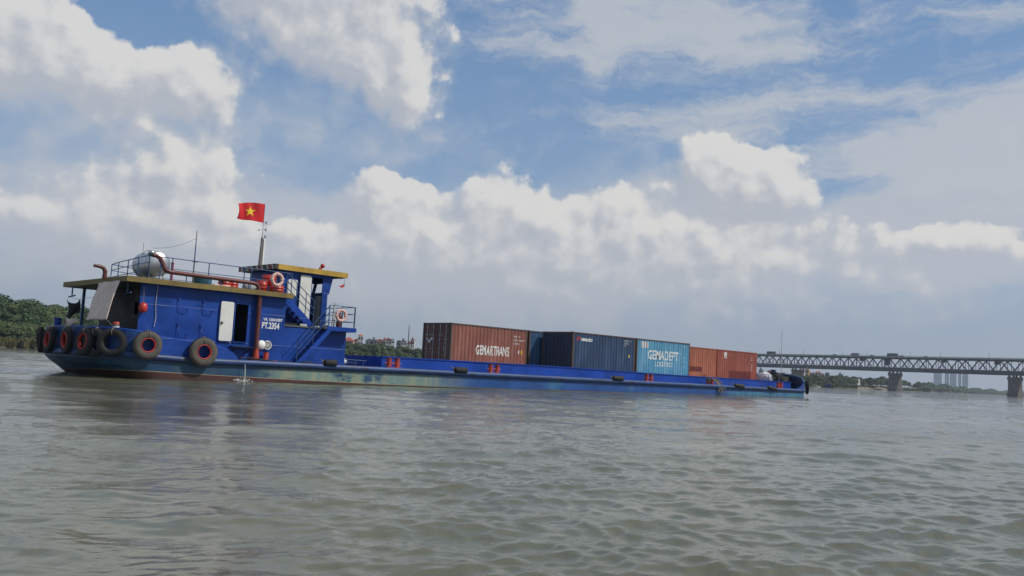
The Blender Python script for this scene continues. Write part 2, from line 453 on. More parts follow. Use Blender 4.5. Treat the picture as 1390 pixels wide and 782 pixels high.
# bulwarks: stern and near quarter, and the bow
def bulwark(name, prof, sel, mat):
    mb = MB()
    o = outline(1.); oi = outline(1., .07)
    idx = [i for i in range(len(o)) if sel(*o[i])]
    for i in idx:
        j = (i+1) % len(o)
        if j not in idx: continue
        a, b, ai, bi = o[i], o[j], oi[i], oi[j]
        z0a, z0b = .80+trim(a[0]), .80+trim(b[0]); za, zb = prof(*a), prof(*b)
        mb.add([(a[0],a[1],z0a),(b[0],b[1],z0b),(b[0],b[1],zb),(a[0],a[1],za)], [(0,1,2,3)], 0, True)
        mb.add([(ai[0],ai[1],z0a),(bi[0],bi[1],z0b),(bi[0],bi[1],zb),(ai[0],ai[1],za)], [(3,2,1,0)], 1 if isinstance(mat, list) else 0, True)
        mb.add([(a[0],a[1],za),(b[0],b[1],zb),(bi[0],bi[1],zb),(ai[0],ai[1],za)], [(0,1,2,3)])
    for k, i in ((0, idx[0]), (1, idx[-1])):
        a, ai = o[i], oi[i]
        mb.add([(a[0],a[1],.80),(ai[0],ai[1],.80),(ai[0],ai[1],prof(*a)),(a[0],a[1],prof(*a))], [(0,1,2,3)])
    # cap rail
    return mb.build(name, mat, barge)
def stern_h(s, y):
    return np.interp(s, [11, 11.9, 12.7, 13.0], [1.80, 1.76, 1.67, 1.64])
bulwark('stern_bulwark', stern_h, lambda s, y: s < 12.95, M['sternblue'])
def bow_h(s, y): return float(np.interp(s, [63.3, 63.7, 64.0, 64.2, 64.8, 66, 68.7], [.66, .78, 1.08, 1.19, 1.30, 1.52, 1.80]))
mbb = MB()
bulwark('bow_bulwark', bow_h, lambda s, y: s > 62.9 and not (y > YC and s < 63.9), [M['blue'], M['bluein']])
mb = MB()
capp = [(s, y, bow_h(s, y)+.02) for s, y in outline(1., .03) if s > 64.0]
mb.tube(capp, .05, 8); mb.build('bow_cap_rail', M['deck'], barge)
mb = MB(); cap2 = [(s, y, float(stern_h(s, y))+.01) for s, y in outline(1., .03)]
k0 = [i for i, p in enumerate(cap2) if p[0] < 12.95]
sel = [cap2[i] for i in k0]; sel.sort(key=lambda p: math.atan2(p[1]-YC, -(p[0]-14)))
mb.tube(sel, .04, 8); mb.build('stern_cap_rail', M['blue'], barge)
# raised side plating with its rounded top beside the deckhouse
prof = [(12.85, 1.655), (13.4, 1.60), (13.9, 1.55), (14.6, 1.47), (15.2, 1.40), (15.6, 1.34), (15.9, 1.24), (16.1, 1.12), (16.25, .98), (16.32, .86)]
for side in (0, 1):
    mb = MB()
    for (s0, z0), (s1, z1) in zip(prof, prof[1:]):
        def yy(v): return v if not side else 2*YC - v
        f4 = [(0,1,2,3)] if not side else [(3,2,1,0)]
        mb.add([(s0, yy(31.38), .80), (s1, yy(31.38), .80), (s1, yy(31.40), z1-.05), (s0, yy(31.40), z0-.05)], f4, 0, True)
        mb.add([(s0, yy(31.40), z0-.05), (s1, yy(31.40), z1-.05), (s1, yy(31.47), z1), (s0, yy(31.47), z0)], f4, 0, True)
        mb.add([(s0, yy(31.47), z0), (s1, yy(31.47), z1), (s1, yy(32.2), z1+.03), (s0, yy(32.2), z0+.03)], f4, 0, True)
    mb.build('side_plating', M['blue'], barge)

# coaming round the hold
HX0, HX1, HY0, HY1 = 24.1, 64.3, 32.6, 38.3
mb = MB()
def ctop(s): return np.interp(s, [24, 36, 48.5, 64.3], [1.345, 1.345, 1.235, 1.19])
ss = [24.1, 30, 36, 42, 48.5, 56, 64.3]
t = .10
for a, b in zip(ss, ss[1:]):
    for y0, y1 in ((HY0, HY0+t), (HY1-t, HY1)):
        mb.hexa([(a,y0,.6),(b,y0,.55),(b,y1,.55),(a,y1,.6)], [(a,y0,ctop(a)),(b,y0,ctop(b)),(b,y1,ctop(b)),(a,y1,ctop(a))])
mb.box((24.1, HY0+t, .6), (24.1+t, HY1-t, 1.34)); mb.box((64.3-t, HY0+t, .55), (64.3, HY1-t, 1.185))
mb.build('coaming', M['blue2'], barge)
mb = MB()
for a, b in zip(ss, ss[1:]):
    mb.hexa([(a,HY0-.05,ctop(a)-.035),(b,HY0-.05,ctop(b)-.035),(b,HY0+.001,ctop(b)-.035),(a,HY0+.001,ctop(a)-.035)],
            [(a,HY0-.05,ctop(a)+.012),(b,HY0-.05,ctop(b)+.012),(b,HY0+.12,ctop(b)+.012),(a,HY0+.12,ctop(a)+.012)])
mb.build('coaming_edge', M['blue2'], barge)
mb = MB(); mb.box((24.25, HY0+t+.01, .70), (64.1, HY1-t-.01, .852)); mb.build('hold_floor', M['pole'], barge)

# deckhouse
HS0, HS1, HA, HB, HZ = 12.6, 18.66, 32.2, 38.5, 3.62
T = .06
mb = MB()
near = lambda u, v, w: (u, HA+w, v)
mb.wall(near, HS0, HS1, .82, HZ, [(16.38, 16.97, 1.56, 3.13)], T)
mb.wall(lambda u, v, w: (u, HB-w, v), 13.4, HS1, .82, HZ, [(16.2, 16.8, 2.3, 3.0)], T)
mb.wall(lambda u, v, w: (HS1-w, u, v), HA+T, HB-T, .82, HZ, [], T)
house = mb.build('deckhouse', M['blue'], barge)
mb = MB(); mb.wall(lambda u, v, w: (13.4+w, u, v), HA+T, HB-T, .82, HZ-.05, [(34.0, 34.75, .92, 2.95)], T); mb.build('aft_bulkhead', M['dark'], house)  # near-black colour paints in the shade under the aft roof
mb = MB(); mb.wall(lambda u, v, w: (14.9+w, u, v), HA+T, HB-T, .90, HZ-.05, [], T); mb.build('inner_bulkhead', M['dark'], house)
mb = MB(); mb.wall(lambda u, v, w: (u, HA+T+.003+w, v), 12.62, 13.4, .90, HZ-.05, [], .02); mb.build('wall_shade_sheet', M['dark'], house)  # near-black sheet over the blue inner wall, painting the same shade
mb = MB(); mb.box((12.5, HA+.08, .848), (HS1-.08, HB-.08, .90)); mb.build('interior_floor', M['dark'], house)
# quarter posts that carry the aft roof
mb = MB()
for y in (HB-.1,): mb.box((12.62, y-.05, .84), (12.72, y+.05, HZ))
mb.build('roof_post', M['rail'], house)
# roof slab with fascia
RA0, RA1, RY0, RY1, RT, RB = 11.93, 18.80, 31.86, 38.02, 3.73, 3.53
mb = MB(); mb.box((RA0+.04, RY0+.04, RB+.03), (RA1-.04, 38.7, RT-.012)); mb.build('roof', M['roof'], house)
mb = MB()
mb.box((RA0, RY0, RB), (RA1, RY0+.038, RT)); mb.box((RA0, 38.72, RB), (RA1, 38.76, RT))
mb.box((RA0, RY0+.04, RB), (RA0+.038, 38.718, RT)); mb.box((RA1-.038, RY0+.04, RB), (RA1, 38.718, RT))
mb.build('roof_fascia', M['ochre'], house)
# white steel door folded back, doorway frame, step
def rounded_rect(u0, u1, v0, v1, r, n=5):
    pts = []
    for cx, cy, a0 in ((u1-r, v0+r, -90), (u1-r, v1-r, 0), (u0+r, v1-r, 90), (u0+r, v0+r, 180)):
        for i in range(n+1):
            a = rad(a0+90*i/n); pts.append((cx+r*math.cos(a), cy+r*math.sin(a)))
    return pts
mb = MB(); mb.prism(rounded_rect(15.74, 16.30, 1.58, 3.15, .07), 32.10, 32.15)
door = mb.build('door', M['white'], barge, bevel=.012)
mb = MB(); mb.bar((15.80, 32.08, 2.35), (15.80, 32.08, 2.22), .03); mb.bar((15.80, 32.08, 2.3), (15.88, 32.08, 2.3), .03)
mb.build('handle', M['black'], door)
for v in (1.9, 2.85):
    mb = MB(); mb.tube([(16.33, 32.13, v-.06), (16.33, 32.13, v+.06)], .025, 8); mb.build('hinge', M['rail'], door)
mb = MB(); fr = rounded_rect(16.36, 16.99, 1.54, 3.15, .05); fr2 = rounded_rect(16.40, 16.95, 1.59, 3.11, .04); k = len(fr)
vs = [(x, 32.16, z) for x, z in fr] + [(x, 32.16, z) for x, z in fr2] + [(x, 32.197, z) for x, z in fr] + [(x, 32.23, z) for x, z in fr2]
fs = []
for i in range(k):
    j = (i+1) % k
    fs += [(i, j, j+k, i+k), (i, i+2*k, j+2*k, j), (i+k, j+k, j+3*k, i+3*k)]
mb.add(vs, fs); mb.build('door_frame', M['blue'], barge)
mb = MB(); mb.box((16.25, 31.75, 1.36), (17.12, 32.19, 1.40)); mb.bar((16.35, 31.8, 1.36), (16.35, 32.18, 1.15), .04); mb.bar((17.0, 31.8, 1.36), (17.0, 32.18, 1.15), .04)
mb.build('door_step', M['dark'], barge)
# grab brackets welded on the side wall
def bracket(u, v, w, h, up=True):
    mb = MB(); y = 32.12; r = .016
    mb.tube([(u, 32.2, v+h), (u, y, v+h), (u+.02, y, v+.10), (u+.10, y, v), (u+w-.05, y, v-.01), (u+w, y, v+.07), (u+w, 32.2, v+.07)], r, 6)
    mb.box((u-.05, 32.17, v+h-.06), (u+.06, 32.198, v+h+.05)); mb.box((u+w-.05, 32.17, v+.03), (u+w+.05, 32.198, v+.11))
    return mb.build('wall_bracket', M['blue'], barge)
bracket(14.06, 2.62, .38, .46); bracket(15.05, 2.63, .40, .46); bracket(14.10, 1.64, .40, .46); bracket(15.02, 1.66, .20, .44)
mb = MB(); mb.tube([(13.20, 32.17, 3.5), (13.17, 32.16, 2.8), (13.22, 32.15, 2.3), (13.18, 32.14, 1.95)], .012, 6); mb.build('cable', M['steelw'], barge)
# painted port letters on the wall
v2, f2 = text_mesh('VR 15041097', .13, .88, .03)
mb = MB(); mb.add([(17.66+x, 32.194-.0, 2.52+z) for x, z in v2], f2); mb.build('registration_line', M['letter'], barge)
v2, f2 = text_mesh('PT.2354', .27, .80, .032)
mb = MB(); mb.add([(17.62+x, 32.194, 2.20+z) for x, z in v2], f2); mb.build('registration_number', M['letter'], barge)
# exhaust: mouth at the aft rail, run along the roof edge, drop down the wall
mb = MB()
mb.tube([(12.83, 32.02, 4.62), (13.00, 32.02, 4.60), (13.13, 32.02, 4.52), (13.22, 32.02, 4.36), (13.28, 32.02, 4.22), (13.38, 32.02, 4.10), (13.55, 32.02, 4.05), (17.02, 32.02, 4.0), (17.16, 32.02, 3.96), (17.24, 32.02, 3.86), (17.25, 32.02, 3.70)], .085, 12)
ex = mb.build('exhaust_pipe', M['pipe'], barge)
mb = MB(); mb.tube([(12.70, 32.02, 4.63), (12.86, 32.02, 4.615)], [.06, .088], 12); mb.build('pipe_mouth', M['black'], ex)
for s in (14.2, 15.6, 16.8):
    mb = MB(); mb.tube([(s, 32.02, 3.73), (s, 32.02, 3.98)], .02, 6); mb.build('pipe_leg', M['rail'], ex)
mb = MB(); mb.tube([(17.33, 32.03, 3.525), (17.35, 32.03, 1.30)], .095, 12); mb.build('downpipe', M['pipe'], barge)
mb = MB(); mb.tube([(17.35, 32.03, 1.34), (17.35, 32.03, .86)], [.115, .14], 12); mb.build('pipe_foot', M['bollard'], barge)
mb = MB(); mb.tube([(17.80, 32.0, 1.22), (17.80, 32.0, .86)], [.11, .09], 12); mb.build('pipe_stub', M['bollard'], barge)
mb = MB(); mb.box((17.05, 31.7, .846), (18.15, 32.15, .905)); mb.build('pipe_plinth', M['bollard'], barge)
mb = MB(); mb.tube([(11.92, 34.1, 3.68), (11.93, 34.1, 3.98), (11.86, 34.1, 4.10), (11.72, 34.1, 4.15), (11.50, 34.1, 4.16)], [.085, .08, .075, .07, .06], 12)
mb.tube([(11.95, 34.1, 3.73), (12.5, 34.1, 3.74)], .06, 8)
mb.build('vent_pipe', M['pipe'], barge)
# round ventilation lid and fan
mb = MB(); mb.lathe((17.59, 32.06, 1.52), (0, -1, 0), [(-.03, .16), (0, .19), (.02, .18), (.035, .0)], 24); mb.build('vent_lid', M['letter'], barge)
mb = MB(); mb.torus((17.90, 32.12, 1.52), (0,1,0), .17, .02, 28, 8)
for a in range(0, 180, 45):
    c, s_ = math.cos(rad(a+10)), math.sin(rad(a+10)); mb.bar((17.90-c*.16, 32.10, 1.52-s_*.16), (17.90+c*.16, 32.10, 1.52+s_*.16), .014)
mb.torus((17.90, 32.10, 1.52), (0,1,0), .09, .008, 20, 6)
fan = mb.build('fan_guard', M['letter'], barge)
mb = MB(); mb.lathe((17.90, 32.19, 1.52), (0, -1, 0), [(0, .165), (.02, .165), (.02, .0)], 24); mb.build('fan_opening', M['black'], fan)

# forward block, balcony and stairs
FZ = 2.44
mb = MB()
mb.wall(lambda u, v, w: (u, 32.5+w, v), HS1+.02, 21.96, .82, FZ-.06, [], T)
mb.wall(lambda u, v, w: (u, 38.2-w, v), HS1+.02, 21.96, .82, FZ-.06, [], T)
mb.wall(lambda u, v, w: (21.96-w, u, v), 32.5+T, 38.2-T, .82, FZ-.06, [(33.6, 34.2, 1.5, 2.0), (36.2, 36.8, 1.5, 2.0)], T)
fwdb = mb.build('forward_cabin', M['blue'], barge)
mb = MB(); mb.box((18.70, 32.46, FZ-.055), (20.50, 38.2, FZ)); mb.box((20.505, 32.02, FZ-.055), (22.10, 38.5, FZ+.005))
mb.build('balcony_floor', M['roof'], fwdb)
mb = MB(); mb.box((20.62, 31.98, FZ-.12), (22.10, 32.016, FZ+.07)); mb.box((22.104, 31.98, FZ-.12), (22.14, 38.5, FZ+.07)); mb.build('balcony_fascia', M['blue2'], fwdb)
mb = MB(); mb.lathe((20.22, 32.49, 1.50), (0,-1,0), [(0,.12),(.03,.12),(.03,.10),(.01,.09),(.01,0)], 20); mb.build('porthole', M['blue'], fwdb)
# lower stair
sa, sb = Vector((19.22, 0, .88)), Vector((20.75, 0, 2.44))
mb = MB()
for y in (31.99, 32.42):
    mb.hexa([(sa.x, y, .87), (sa.x+.34, y, .87), (sa.x+.34, y+.03, .87), (sa.x, y+.03, .87)], [(sb.x-.12, y, FZ-.10), (sb.x+.12, y, FZ-.10), (sb.x+.12, y+.03, FZ-.10), (sb.x-.12, y+.03, FZ-.10)])
st1 = mb.build('lower_stair', M['blue2'], barge)
mb = MB()
for i in range(1, 8):
    q = sa.lerp(sb, i/8.); mb.box((q.x-.05, 32.025, q.z-.05), (q.x+.22, 32.415, q.z-.02))
mb.build('tread', M['blue'], st1)
mb = MB()
r0, r1 = (19.22, 32.0, 1.72), (20.68, 32.0, 3.40)
for dz in (0, -.30, -.58):
    mb.tube([(r0[0], 32.0, r0[2]+dz), (r1[0], 32.0, r1[2]+dz)], .019, 6)
mb.tube([(19.22, 32.0, .9), (19.22, 32.0, 1.72)], .02, 6)
for k in (.5, 1.): 
    x = 19.22+1.46*k; mb.tube([(x, 32.0, .95+1.5*k), (x, 32.0, 1.72+1.68*k)], .019, 6)
mb.build('handrail', M['rail'], st1)
# upper stair, from the balcony up to the main roof
mb = MB()
for y in (32.62, 33.16):
    mb.prism([(18.82, 3.40), (18.82, 3.66), (19.05, 3.62), (20.32, 2.56), (20.32, 2.445), (20.02, 2.445)], y, y+.035)
st2 = mb.build('upper_stair', M['blue2'], barge)
mb = MB()
for i in range(1, 6):
    k = i/6.; mb.box((18.9+1.25*k-.02, 32.66, 3.60-1.08*k-.03), (18.9+1.25*k+.20, 33.155, 3.60-1.08*k))
mb.build('tread', M['dark'], st2)
mb = MB()
for dz in (0, -.33, -.62): mb.tube([(18.90, 32.66, 4.66+dz), (20.30, 32.66, 3.58+dz)], .018, 6)
for k in (0, .35, .7, 1.): mb.tube([(18.9+1.4*k, 32.66, 3.60-1.05*k), (18.9+1.4*k, 32.66, 4.66-1.08*k)], .018, 6)
mb.build('handrail', M['rail'], st2)
mb = MB()   # clutter and low fittings seen under the upper stair
mb.box((18.72, 32.75, FZ+.002), (19.6, 33.25, FZ+.10)); mb.build('stair_plinth', M['dark'], barge)

# wheelhouse
WY0, WY1 = 33.3, 36.05
poly = [(18.95, FZ+.004), (21.36, FZ+.004), (21.36, 3.98), (21.43, 4.0), (21.62, 4.90), (18.95, 4.90)]
mb = MB()
def wside(y, d):
    mb.wall(lambda u, v, w: (u, y+w*d, v), 18.95, 21.36, FZ+.004, 4.90, [(20.52, 21.08, FZ+.10, 4.70), (19.28, 19.72, 3.86, 4.46)], T)
wside(WY0, 1); wside(WY1, -1)
for y in (WY0, WY1-T): mb.prism([(21.36, 3.98), (21.43, 4.0), (21.62, 4.90), (21.36, 4.90)], y, y+T)
mb.wall(lambda u, v, w: (18.95+w, u, v), WY0+T, WY1-T, FZ+.004, 4.90, [], T)
mb.wall(lambda u, v, w: (21.30+w, u, v), WY0+T, WY1-T, FZ+.004, 4.0, [], T)
mb.wall(lambda u, v, w: (21.40+w+(v-4.0)*.21, u, v), WY0+T, WY1-T, 4.0, 4.90, [(33.92, 34.52, 4.10, 4.52), (34.75, 35.75, 4.10, 4.55)], .04)
wh = mb.build('wheelhouse', M['blue'], barge)
mb = MB(); mb.box((18.55, 33.12, 4.905), (22.16, 36.26, 5.02)); mb.build('roof', M['roof'], wh)
mb = MB(); mb.box((18.66, 33.06, 4.83), (22.22, 33.10, 5.055)); mb.box((22.18, 33.104, 4.83), (22.22, 36.285, 5.055)); mb.box((18.66, 36.29, 4.83), (22.22, 36.32, 5.055)); mb.build('roof_fascia', M['yellow'], wh)
mb = MB(); mb.box((18.50, 33.06, 4.83), (18.54, 36.32, 5.05)); mb.box((18.544, 33.06, 4.83), (18.655, 33.10, 5.05)); mb.build('striped_fascia', M['stripes'], wh)
mb = MB(); mb.prism(rounded_rect(19.87, 20.43, FZ+.20, 4.73, .10), 33.20, 33.25); d2 = mb.build('door', M['white'], wh, bevel=.012)
mb = MB(); mb.bar((20.02, 33.17, 3.5), (20.02, 33.17, 3.38), .03); mb.build('handle', M['black'], d2) if False else None
mb = MB(); mb.prism(rounded_rect(19.27, 19.74, 3.74, 4.47, .08), 33.20, 33.25); mb.build('window_shutter', M['white'], wh, bevel=.01)
mb = MB(); mb.box((20.60, 34.9, FZ+.01), (21.1, 35.7, 3.35)); mb.tube([(20.55, 35.3, 3.1), (20.62, 35.3, 3.1)], .2, 16); mb.build('steering_console', M['dark'], wh)
mb = MB(); mb.box((21.1, 33.5, FZ+.01), (21.28, 33.9, 3.9)); mb.build('cupboard', M['steelw'], wh)
mb = MB()  # curved bracket under the forward eave
mb.tube([(22.1, 33.2, 4.87), (22.05, 33.2, 4.80), (21.9, 33.2, 4.78), (21.65, 33.2, 4.80)], .02, 6); mb.build('eave_pipe', M['black'], wh)
# red alarm lamp on the wheelhouse roof
mb = MB(); mb.tube([(20.86, 33.3, 5.03), (20.88, 33.3, 5.14), (21.02, 33.3, 5.22)], .02, 6); mb.box((20.84, 33.26, 5.08), (20.94, 33.34, 5.18)); sl = mb.build('signal_lamp', M['red'], wh)
mb = MB(); mb.lathe((20.97, 33.3, 5.25), (1, -.4, .25), [(-.08, .0), (-.07, .06), (-.02, .10), (.04, .105), (.10, .07), (.12, 0)], 16); mb.build('lamp_head', M['redplastic'], sl)
# balcony railing
mb = MB()
zb = FZ+.005
def rail(mb, pts, z0, z1, mids=(.5,), r=.019):
    for a, b in zip(pts, pts[1:]):
        mb.tube([(a[0],a[1],z1),(b[0],b[1],z1)], r, 6)
        for m in mids: mb.tube([(a[0],a[1],z0+(z1-z0)*m),(b[0],b[1],z0+(z1-z0)*m)], r*.8, 6)
    for p in pts: mb.tube([(p[0],p[1],z0),(p[0],p[1],z1)], r, 6)
rail(mb, [(20.72, 32.04), (21.38, 32.04), (22.06, 32.04), (22.06, 33.2), (22.06, 34.6), (22.06, 36.2), (22.06, 38.4)], zb, 3.44, (.33, .68))
mb.build('balcony_railing', M['rail'], barge)
mb = MB()
mb.tube([(22.10, 32.12, zb), (22.10, 32.12, 3.45)], .035, 8); mb.build('railing_post', M['steelw'], barge); mb = MB()
mb.tube([(21.45, 32.9, zb), (21.50, 32.9, 3.62)], .035, 8); mb.tube([(21.30, 32.9, 3.50), (21.75, 32.9, 3.64)], .03, 6); mb.bar((21.48, 32.9, 3.1), (21.62, 33.0, 3.1), .03); mb.tube([(21.6, 33.0, 2.46), (21.6, 33.0, 3.4)], .03, 6)
mb.build('searchlight_stand', M['steelw'], barge)
mb = MB(); mb.lathe((21.80, 32.9, 2.85), (0, 0, 1), [(-.40, .10), (-.2, .14), (0, .10), (.1, .13), (.25, .10), (.32, 0)], 12); mb.build('deck_vent', M['pipe'], barge)
for x0, x1, z in ((19.62, 19.95, .10), (20.35, 20.6, .06)): mb = MB(); mb.box((x0, 32.56, FZ+.008), (x1, 32.6, FZ+z)); mb.build('deck_fitting', M['steelw'], barge)
mb = MB(); mb.tube([(20.72, 32.5, FZ+.10), (20.95, 32.5, FZ+.12), (21.0, 32.5, FZ+.05)], .04, 8); mb.box((20.80, 32.5, FZ+.008), (21.05, 32.7, FZ+.16)); mb.build('deck_fitting', M['steelw'], barge)
# main roof railing
RZ = RT
mb = MB()
rail(mb, [(12.72, 31.98), (13.15, 31.98), (13.6, 31.98), (15.05, 31.98), (16.55, 31.98), (16.85, 31.98), (18.0, 31.98), (18.72, 31.98)], RZ, 4.58, (.52,))
rail(mb, [(12.72, 31.98), (12.8, 33.2), (12.95, 34.6), (13.1, 36.0), (13.3, 37.3), (15.2, 38.4), (18.6, 38.4)], RZ, 4.58, (.35, .7))
mb.build('roof_railing', M['rail'], barge)
mb = MB(); mb.tube([(14.72, 32.6, RZ), (14.72, 32.6, 4.62)], .030, 8); mb.build('pole_foot', M['pole'], barge)
mb = MB(); mb.tube([(14.72, 32.6, 4.62), (14.72, 32.6, 5.86)], [.026, .015], 8); mb.bar((14.62, 32.6, 4.63), (14.86, 32.6, 4.62), .03); mb.build('antenna_pole', M['rail'], barge)
mb = MB(); p0, p1 = Vector((14.72, 32.6, 5.55)), Vector((13.35, 33.3, 5.02))
mb.tube([p0.lerp(p1, i/10)-Vector((0,0,.12*math.sin(PI*i/10))) for i in range(11)], .006, 5); mb.build('antenna_wire', M['black'], barge)
mb = MB(); mb.tube([(13.78, 32.4, RZ), (13.78, 32.4, 4.42)], .05, 10); mb.tube([(13.78, 32.4, 4.42), (13.78, 32.4, 4.46)], .07, 10); mb.build('hydrant_post', M['redplastic'], barge)
# inverted T hangers under the aft roof (light brackets)
for (x, y) in ((11.98, 37.7), (12.2, 32.45)):
    mb = MB(); mb.tube([(x, y, RB+.02), (x, y, 3.12)], .028, 8); mb.tube([(x, y-.38, 3.14), (x, y+.38, 3.10)], .030, 8); mb.build('hanging_bracket', M['rail'], barge)
# small blue bitt on the stern bulwark
mb = MB(); mb.tube([(11.2, 36.6, 1.78), (11.2, 36.6, 2.12)], .13, 12); mb.tube([(11.2, 36.6, 2.12), (11.2, 36.6, 2.16)], .17, 12); mb.tube([(11.2, 36.3, 2.0), (11.2, 36.9, 2.0)], .035, 8); mb.build('stern_bitt', M['blue'], barge)
# mast with lights
MX, MY = 19.02, YC
mast_b = MB(); mast_b.hexa([(MX-.07,MY-.07,5.02),(MX+.07,MY-.07,5.02),(MX+.07,MY+.07,5.02),(MX-.07,MY+.07,5.02)], [(MX-.035,MY-.035,6.42),(MX+.035,MY-.035,6.42),(MX+.035,MY+.035,6.42),(MX-.035,MY+.035,6.42)])
mast = mast_b.build('mast', M['pole'], barge)
mb = MB(); mb.box((MX+.075, MY-.05, 5.02), (MX+.14, MY+.05, 6.38)); mb.build('mast_board', M['letter'], mast)
mb = MB(); mb.tube([(MX, MY, 6.40), (MX+.02, MY, 8.02)], [.02, .012], 8); mb.build('flag_staff', M['steelw'], mast)
for z in (7.12, 6.80, 6.48):
    mb = MB(); mb.tube([(MX+.01, MY, z), (MX+.14, MY, z)], .012, 6); mb.lathe((MX+.15, MY, z-.06), (0,0,1), [(0,0),(0,.05),(.03,.045),(.09,.045),(.12,.055),(.13,0)], 12); mb.build('navigation_light', M['steelw'], mast)
mb = MB(); mb.bar((MX-.2, MY, 6.76), (MX+.1, MY, 6.82), .025); mb.lathe((MX-.2, MY, 6.74), (1,0,.1), [(-.04,0),(-.03,.03),(.06,.03),(.07,0)], 8); mb.build('yard_arm', M['steelw'], mast)

# bollards (pairs of red posts on a base)
def bollard(s, mat=M['bollard']):
    z = .848+trim(s); mb = MB(); y = 32.15
    mb.box((s-.42, y-.14, z), (s+.42, y+.14, z+.05))
    for dx in (-.24, .24):
        mb.tube([(s+dx, y, z+.05), (s+dx, y, z+.42)], .115, 14); mb.tube([(s+dx, y, z+.42), (s+dx, y, z+.46)], .14, 14)
    mb.tube([(s-.48, y, z+.22), (s+.48, y, z+.22)], .028, 8)
    return mb.build('bollard_pair', mat, barge)
for s in (24.42, 30.95, 44.55, 51.7, 61.6): bollard(s)
# bow gear
mb = MB(); mb.tube([(68.0, 36.1, .8), (68.0, 36.1, 2.12)], .22, 14); mb.tube([(68.0, 36.1, 2.12), (68.0, 36.1, 2.17)], .27, 14); mb.tube([(68.0, 35.3, 1.72), (68.0, 36.9, 1.72)], .05, 8); mb.build('bow_bitt', M['rail'], barge)
mb = MB()
mb.tube([(66.3, 34.6, 1.25), (66.3, 37.2, 1.25)], .38, 16); mb.tube([(66.3, 34.5, 1.25), (66.3, 34.6, 1.25)], .55, 16); mb.tube([(66.3, 37.2, 1.25), (66.3, 37.3, 1.25)], .55, 16)
mb.box((65.6, 34.45, .75), (67.0, 34.62, 1.15)); mb.box((65.6, 37.2, .75), (67.0, 37.35, 1.15)); mb.box((66.9, 35.1, .75), (67.5, 35.9, 1.45))
mb.build('anchor_windlass', M['black'], barge)
mb = MB(); mb.tube([(68.45, 35.6, .8), (68.45, 35.6, 5.55)], [.035, .016], 8); mb.build('bow_light_pole', M['steelw'], barge)

# ------------------------------------------------------------------ things carried by or hung on the barge
# tyres
tyre_root = thing('tyre_fender', 'grey worn tyre with thin red rim, hung below the open aft deck', 'tyre', (12.62, 31.20, 1.24), 0, 'tyre fenders hung around the stern')
def make_tyre(root, R, r, mat, red=True):
    mb = MB()
    mb.torus((0,0,0), (0,1,0), R, r, 40, 14, flat=.92, prof=.72)
    for k in range(40):   # tread blocks
        a = 2*PI*k/40
        mb.bar(((R+r*.97)*math.cos(a), -.07, (R+r*.97)*math.sin(a)), ((R+r*.97)*math.cos(a+.04), .07, (R+r*.97)*math.sin(a+.04)), .035, .03)
    mb.build('tyre_wall', mat, root, local=True)
    if red:
        mb = MB(); mb.torus((0,-.045,0), (0,1,0), R-r*.93, .028, 36, 8, flat=2.6); mb.build('red_rim', M['red'], root, local=True)
    mb = MB(); mb.tube([(0, .0, R+r*.9), (.01, .03, R+r*1.15), (0, .12, R+r*1.35)], .018, 6)
    mb.torus((0,0,R), (1,0,0), r*1.10, .014, 20, 6); mb.build('hanging_rope', M['rope'], root, local=True)
make_tyre(tyre_root, .375, .135, M['tyre'])
t2 = dup(tyre_root, (14.72, 31.16, 1.10), (rad(-3),0,0), 'grey worn tyre with bright red rim, hung below and left of the white door'); t2.scale = (1.06, 1., 1.06)
darkt = thing('tyre_fender', 'black tyre facing the viewer, rightmost of the dark tyres round the stern corner', 'tyre', (11.52, 31.62, 1.27), 0, 'tyre fenders hung around the stern')
make_tyre(darkt, .38, .118, M['tyre_dark'], False)
darkr = thing('tyre_fender', 'black tyre with red inner rim seen edge on, just left of the stern corner', 'tyre', (10.98, 32.72, 1.26), 0, 'tyre fenders hung around the stern')
make_tyre(darkr, .385, .118, M['tyre_dark'], True)
darkt.rotation_euler = (0, 0, rad(-38)); darkr.rotation_euler = (rad(-5), 0, rad(-80))
dup(darkt, (11.18, 32.28, 1.24), (rad(4), 0, rad(-66)), 'plain black tyre squeezed between the red rimmed corner tyre and the one facing the viewer')
dup(darkr, (10.82, 34.15, 1.28), (rad(3), 0, rad(-90)), 'black tyre with red inner rim in the middle of the stern bulwark')
dup(darkr, (10.82, 36.10, 1.28), (rad(-3), rad(10), rad(-91)), 'black tyre with red inner rim below the small blue bitt on the stern')
dup(darkt, (10.90, 37.45, 1.26), (rad(5), 0, rad(-100)), 'plain black tyre at the far left corner of the stern')
bt = dup(darkt, (65.12, 31.62, .82), (0, 0, rad(31)), 'black tyre hanging over the bow corner of the barge, touching the water side'); bt['group'] = 'tyre fenders at the bow'; bt.scale = (1.0, 1.1, 1.05)

# cylindrical rubber fenders lying on the side deck edge
def fender(s, z, L, lab, rz=0, tilt=0):
    t = thing('rubber_fender', lab, 'fender', (s, 31.30, z+.02), rz, 'black rubber fenders along the near side deck')
    mb = MB(); mb.lathe((-L/2, 0, 0), (1,0,tilt), [(0,.0),(0,.10),(.04,.145),(L-.04,.155),(L,.11),(L,0)], 16); mb.build('rubber_body', M['black'], t, local=True)
    mb = MB(); mb.torus((-L/2-.04, 0, .03), (0,1,0), .06, .018, 12, 6); mb.tube([(-L/2, 0, .05), (-L/2-.05, .25, .16), (-L/2-.0, .5, .05)], .016, 6); mb.build('lashing', M['rope'], t, local=True)
fender(20.45, .90, .62, 'thick black rubber fender on the deck edge below the stairs')
fender(27.9, .86, .80, 'black rubber fender with rusty lashing on the deck edge below the brown container')
fender(40.3, .82, .95, 'black rubber fender on the deck edge below the dark blue container')
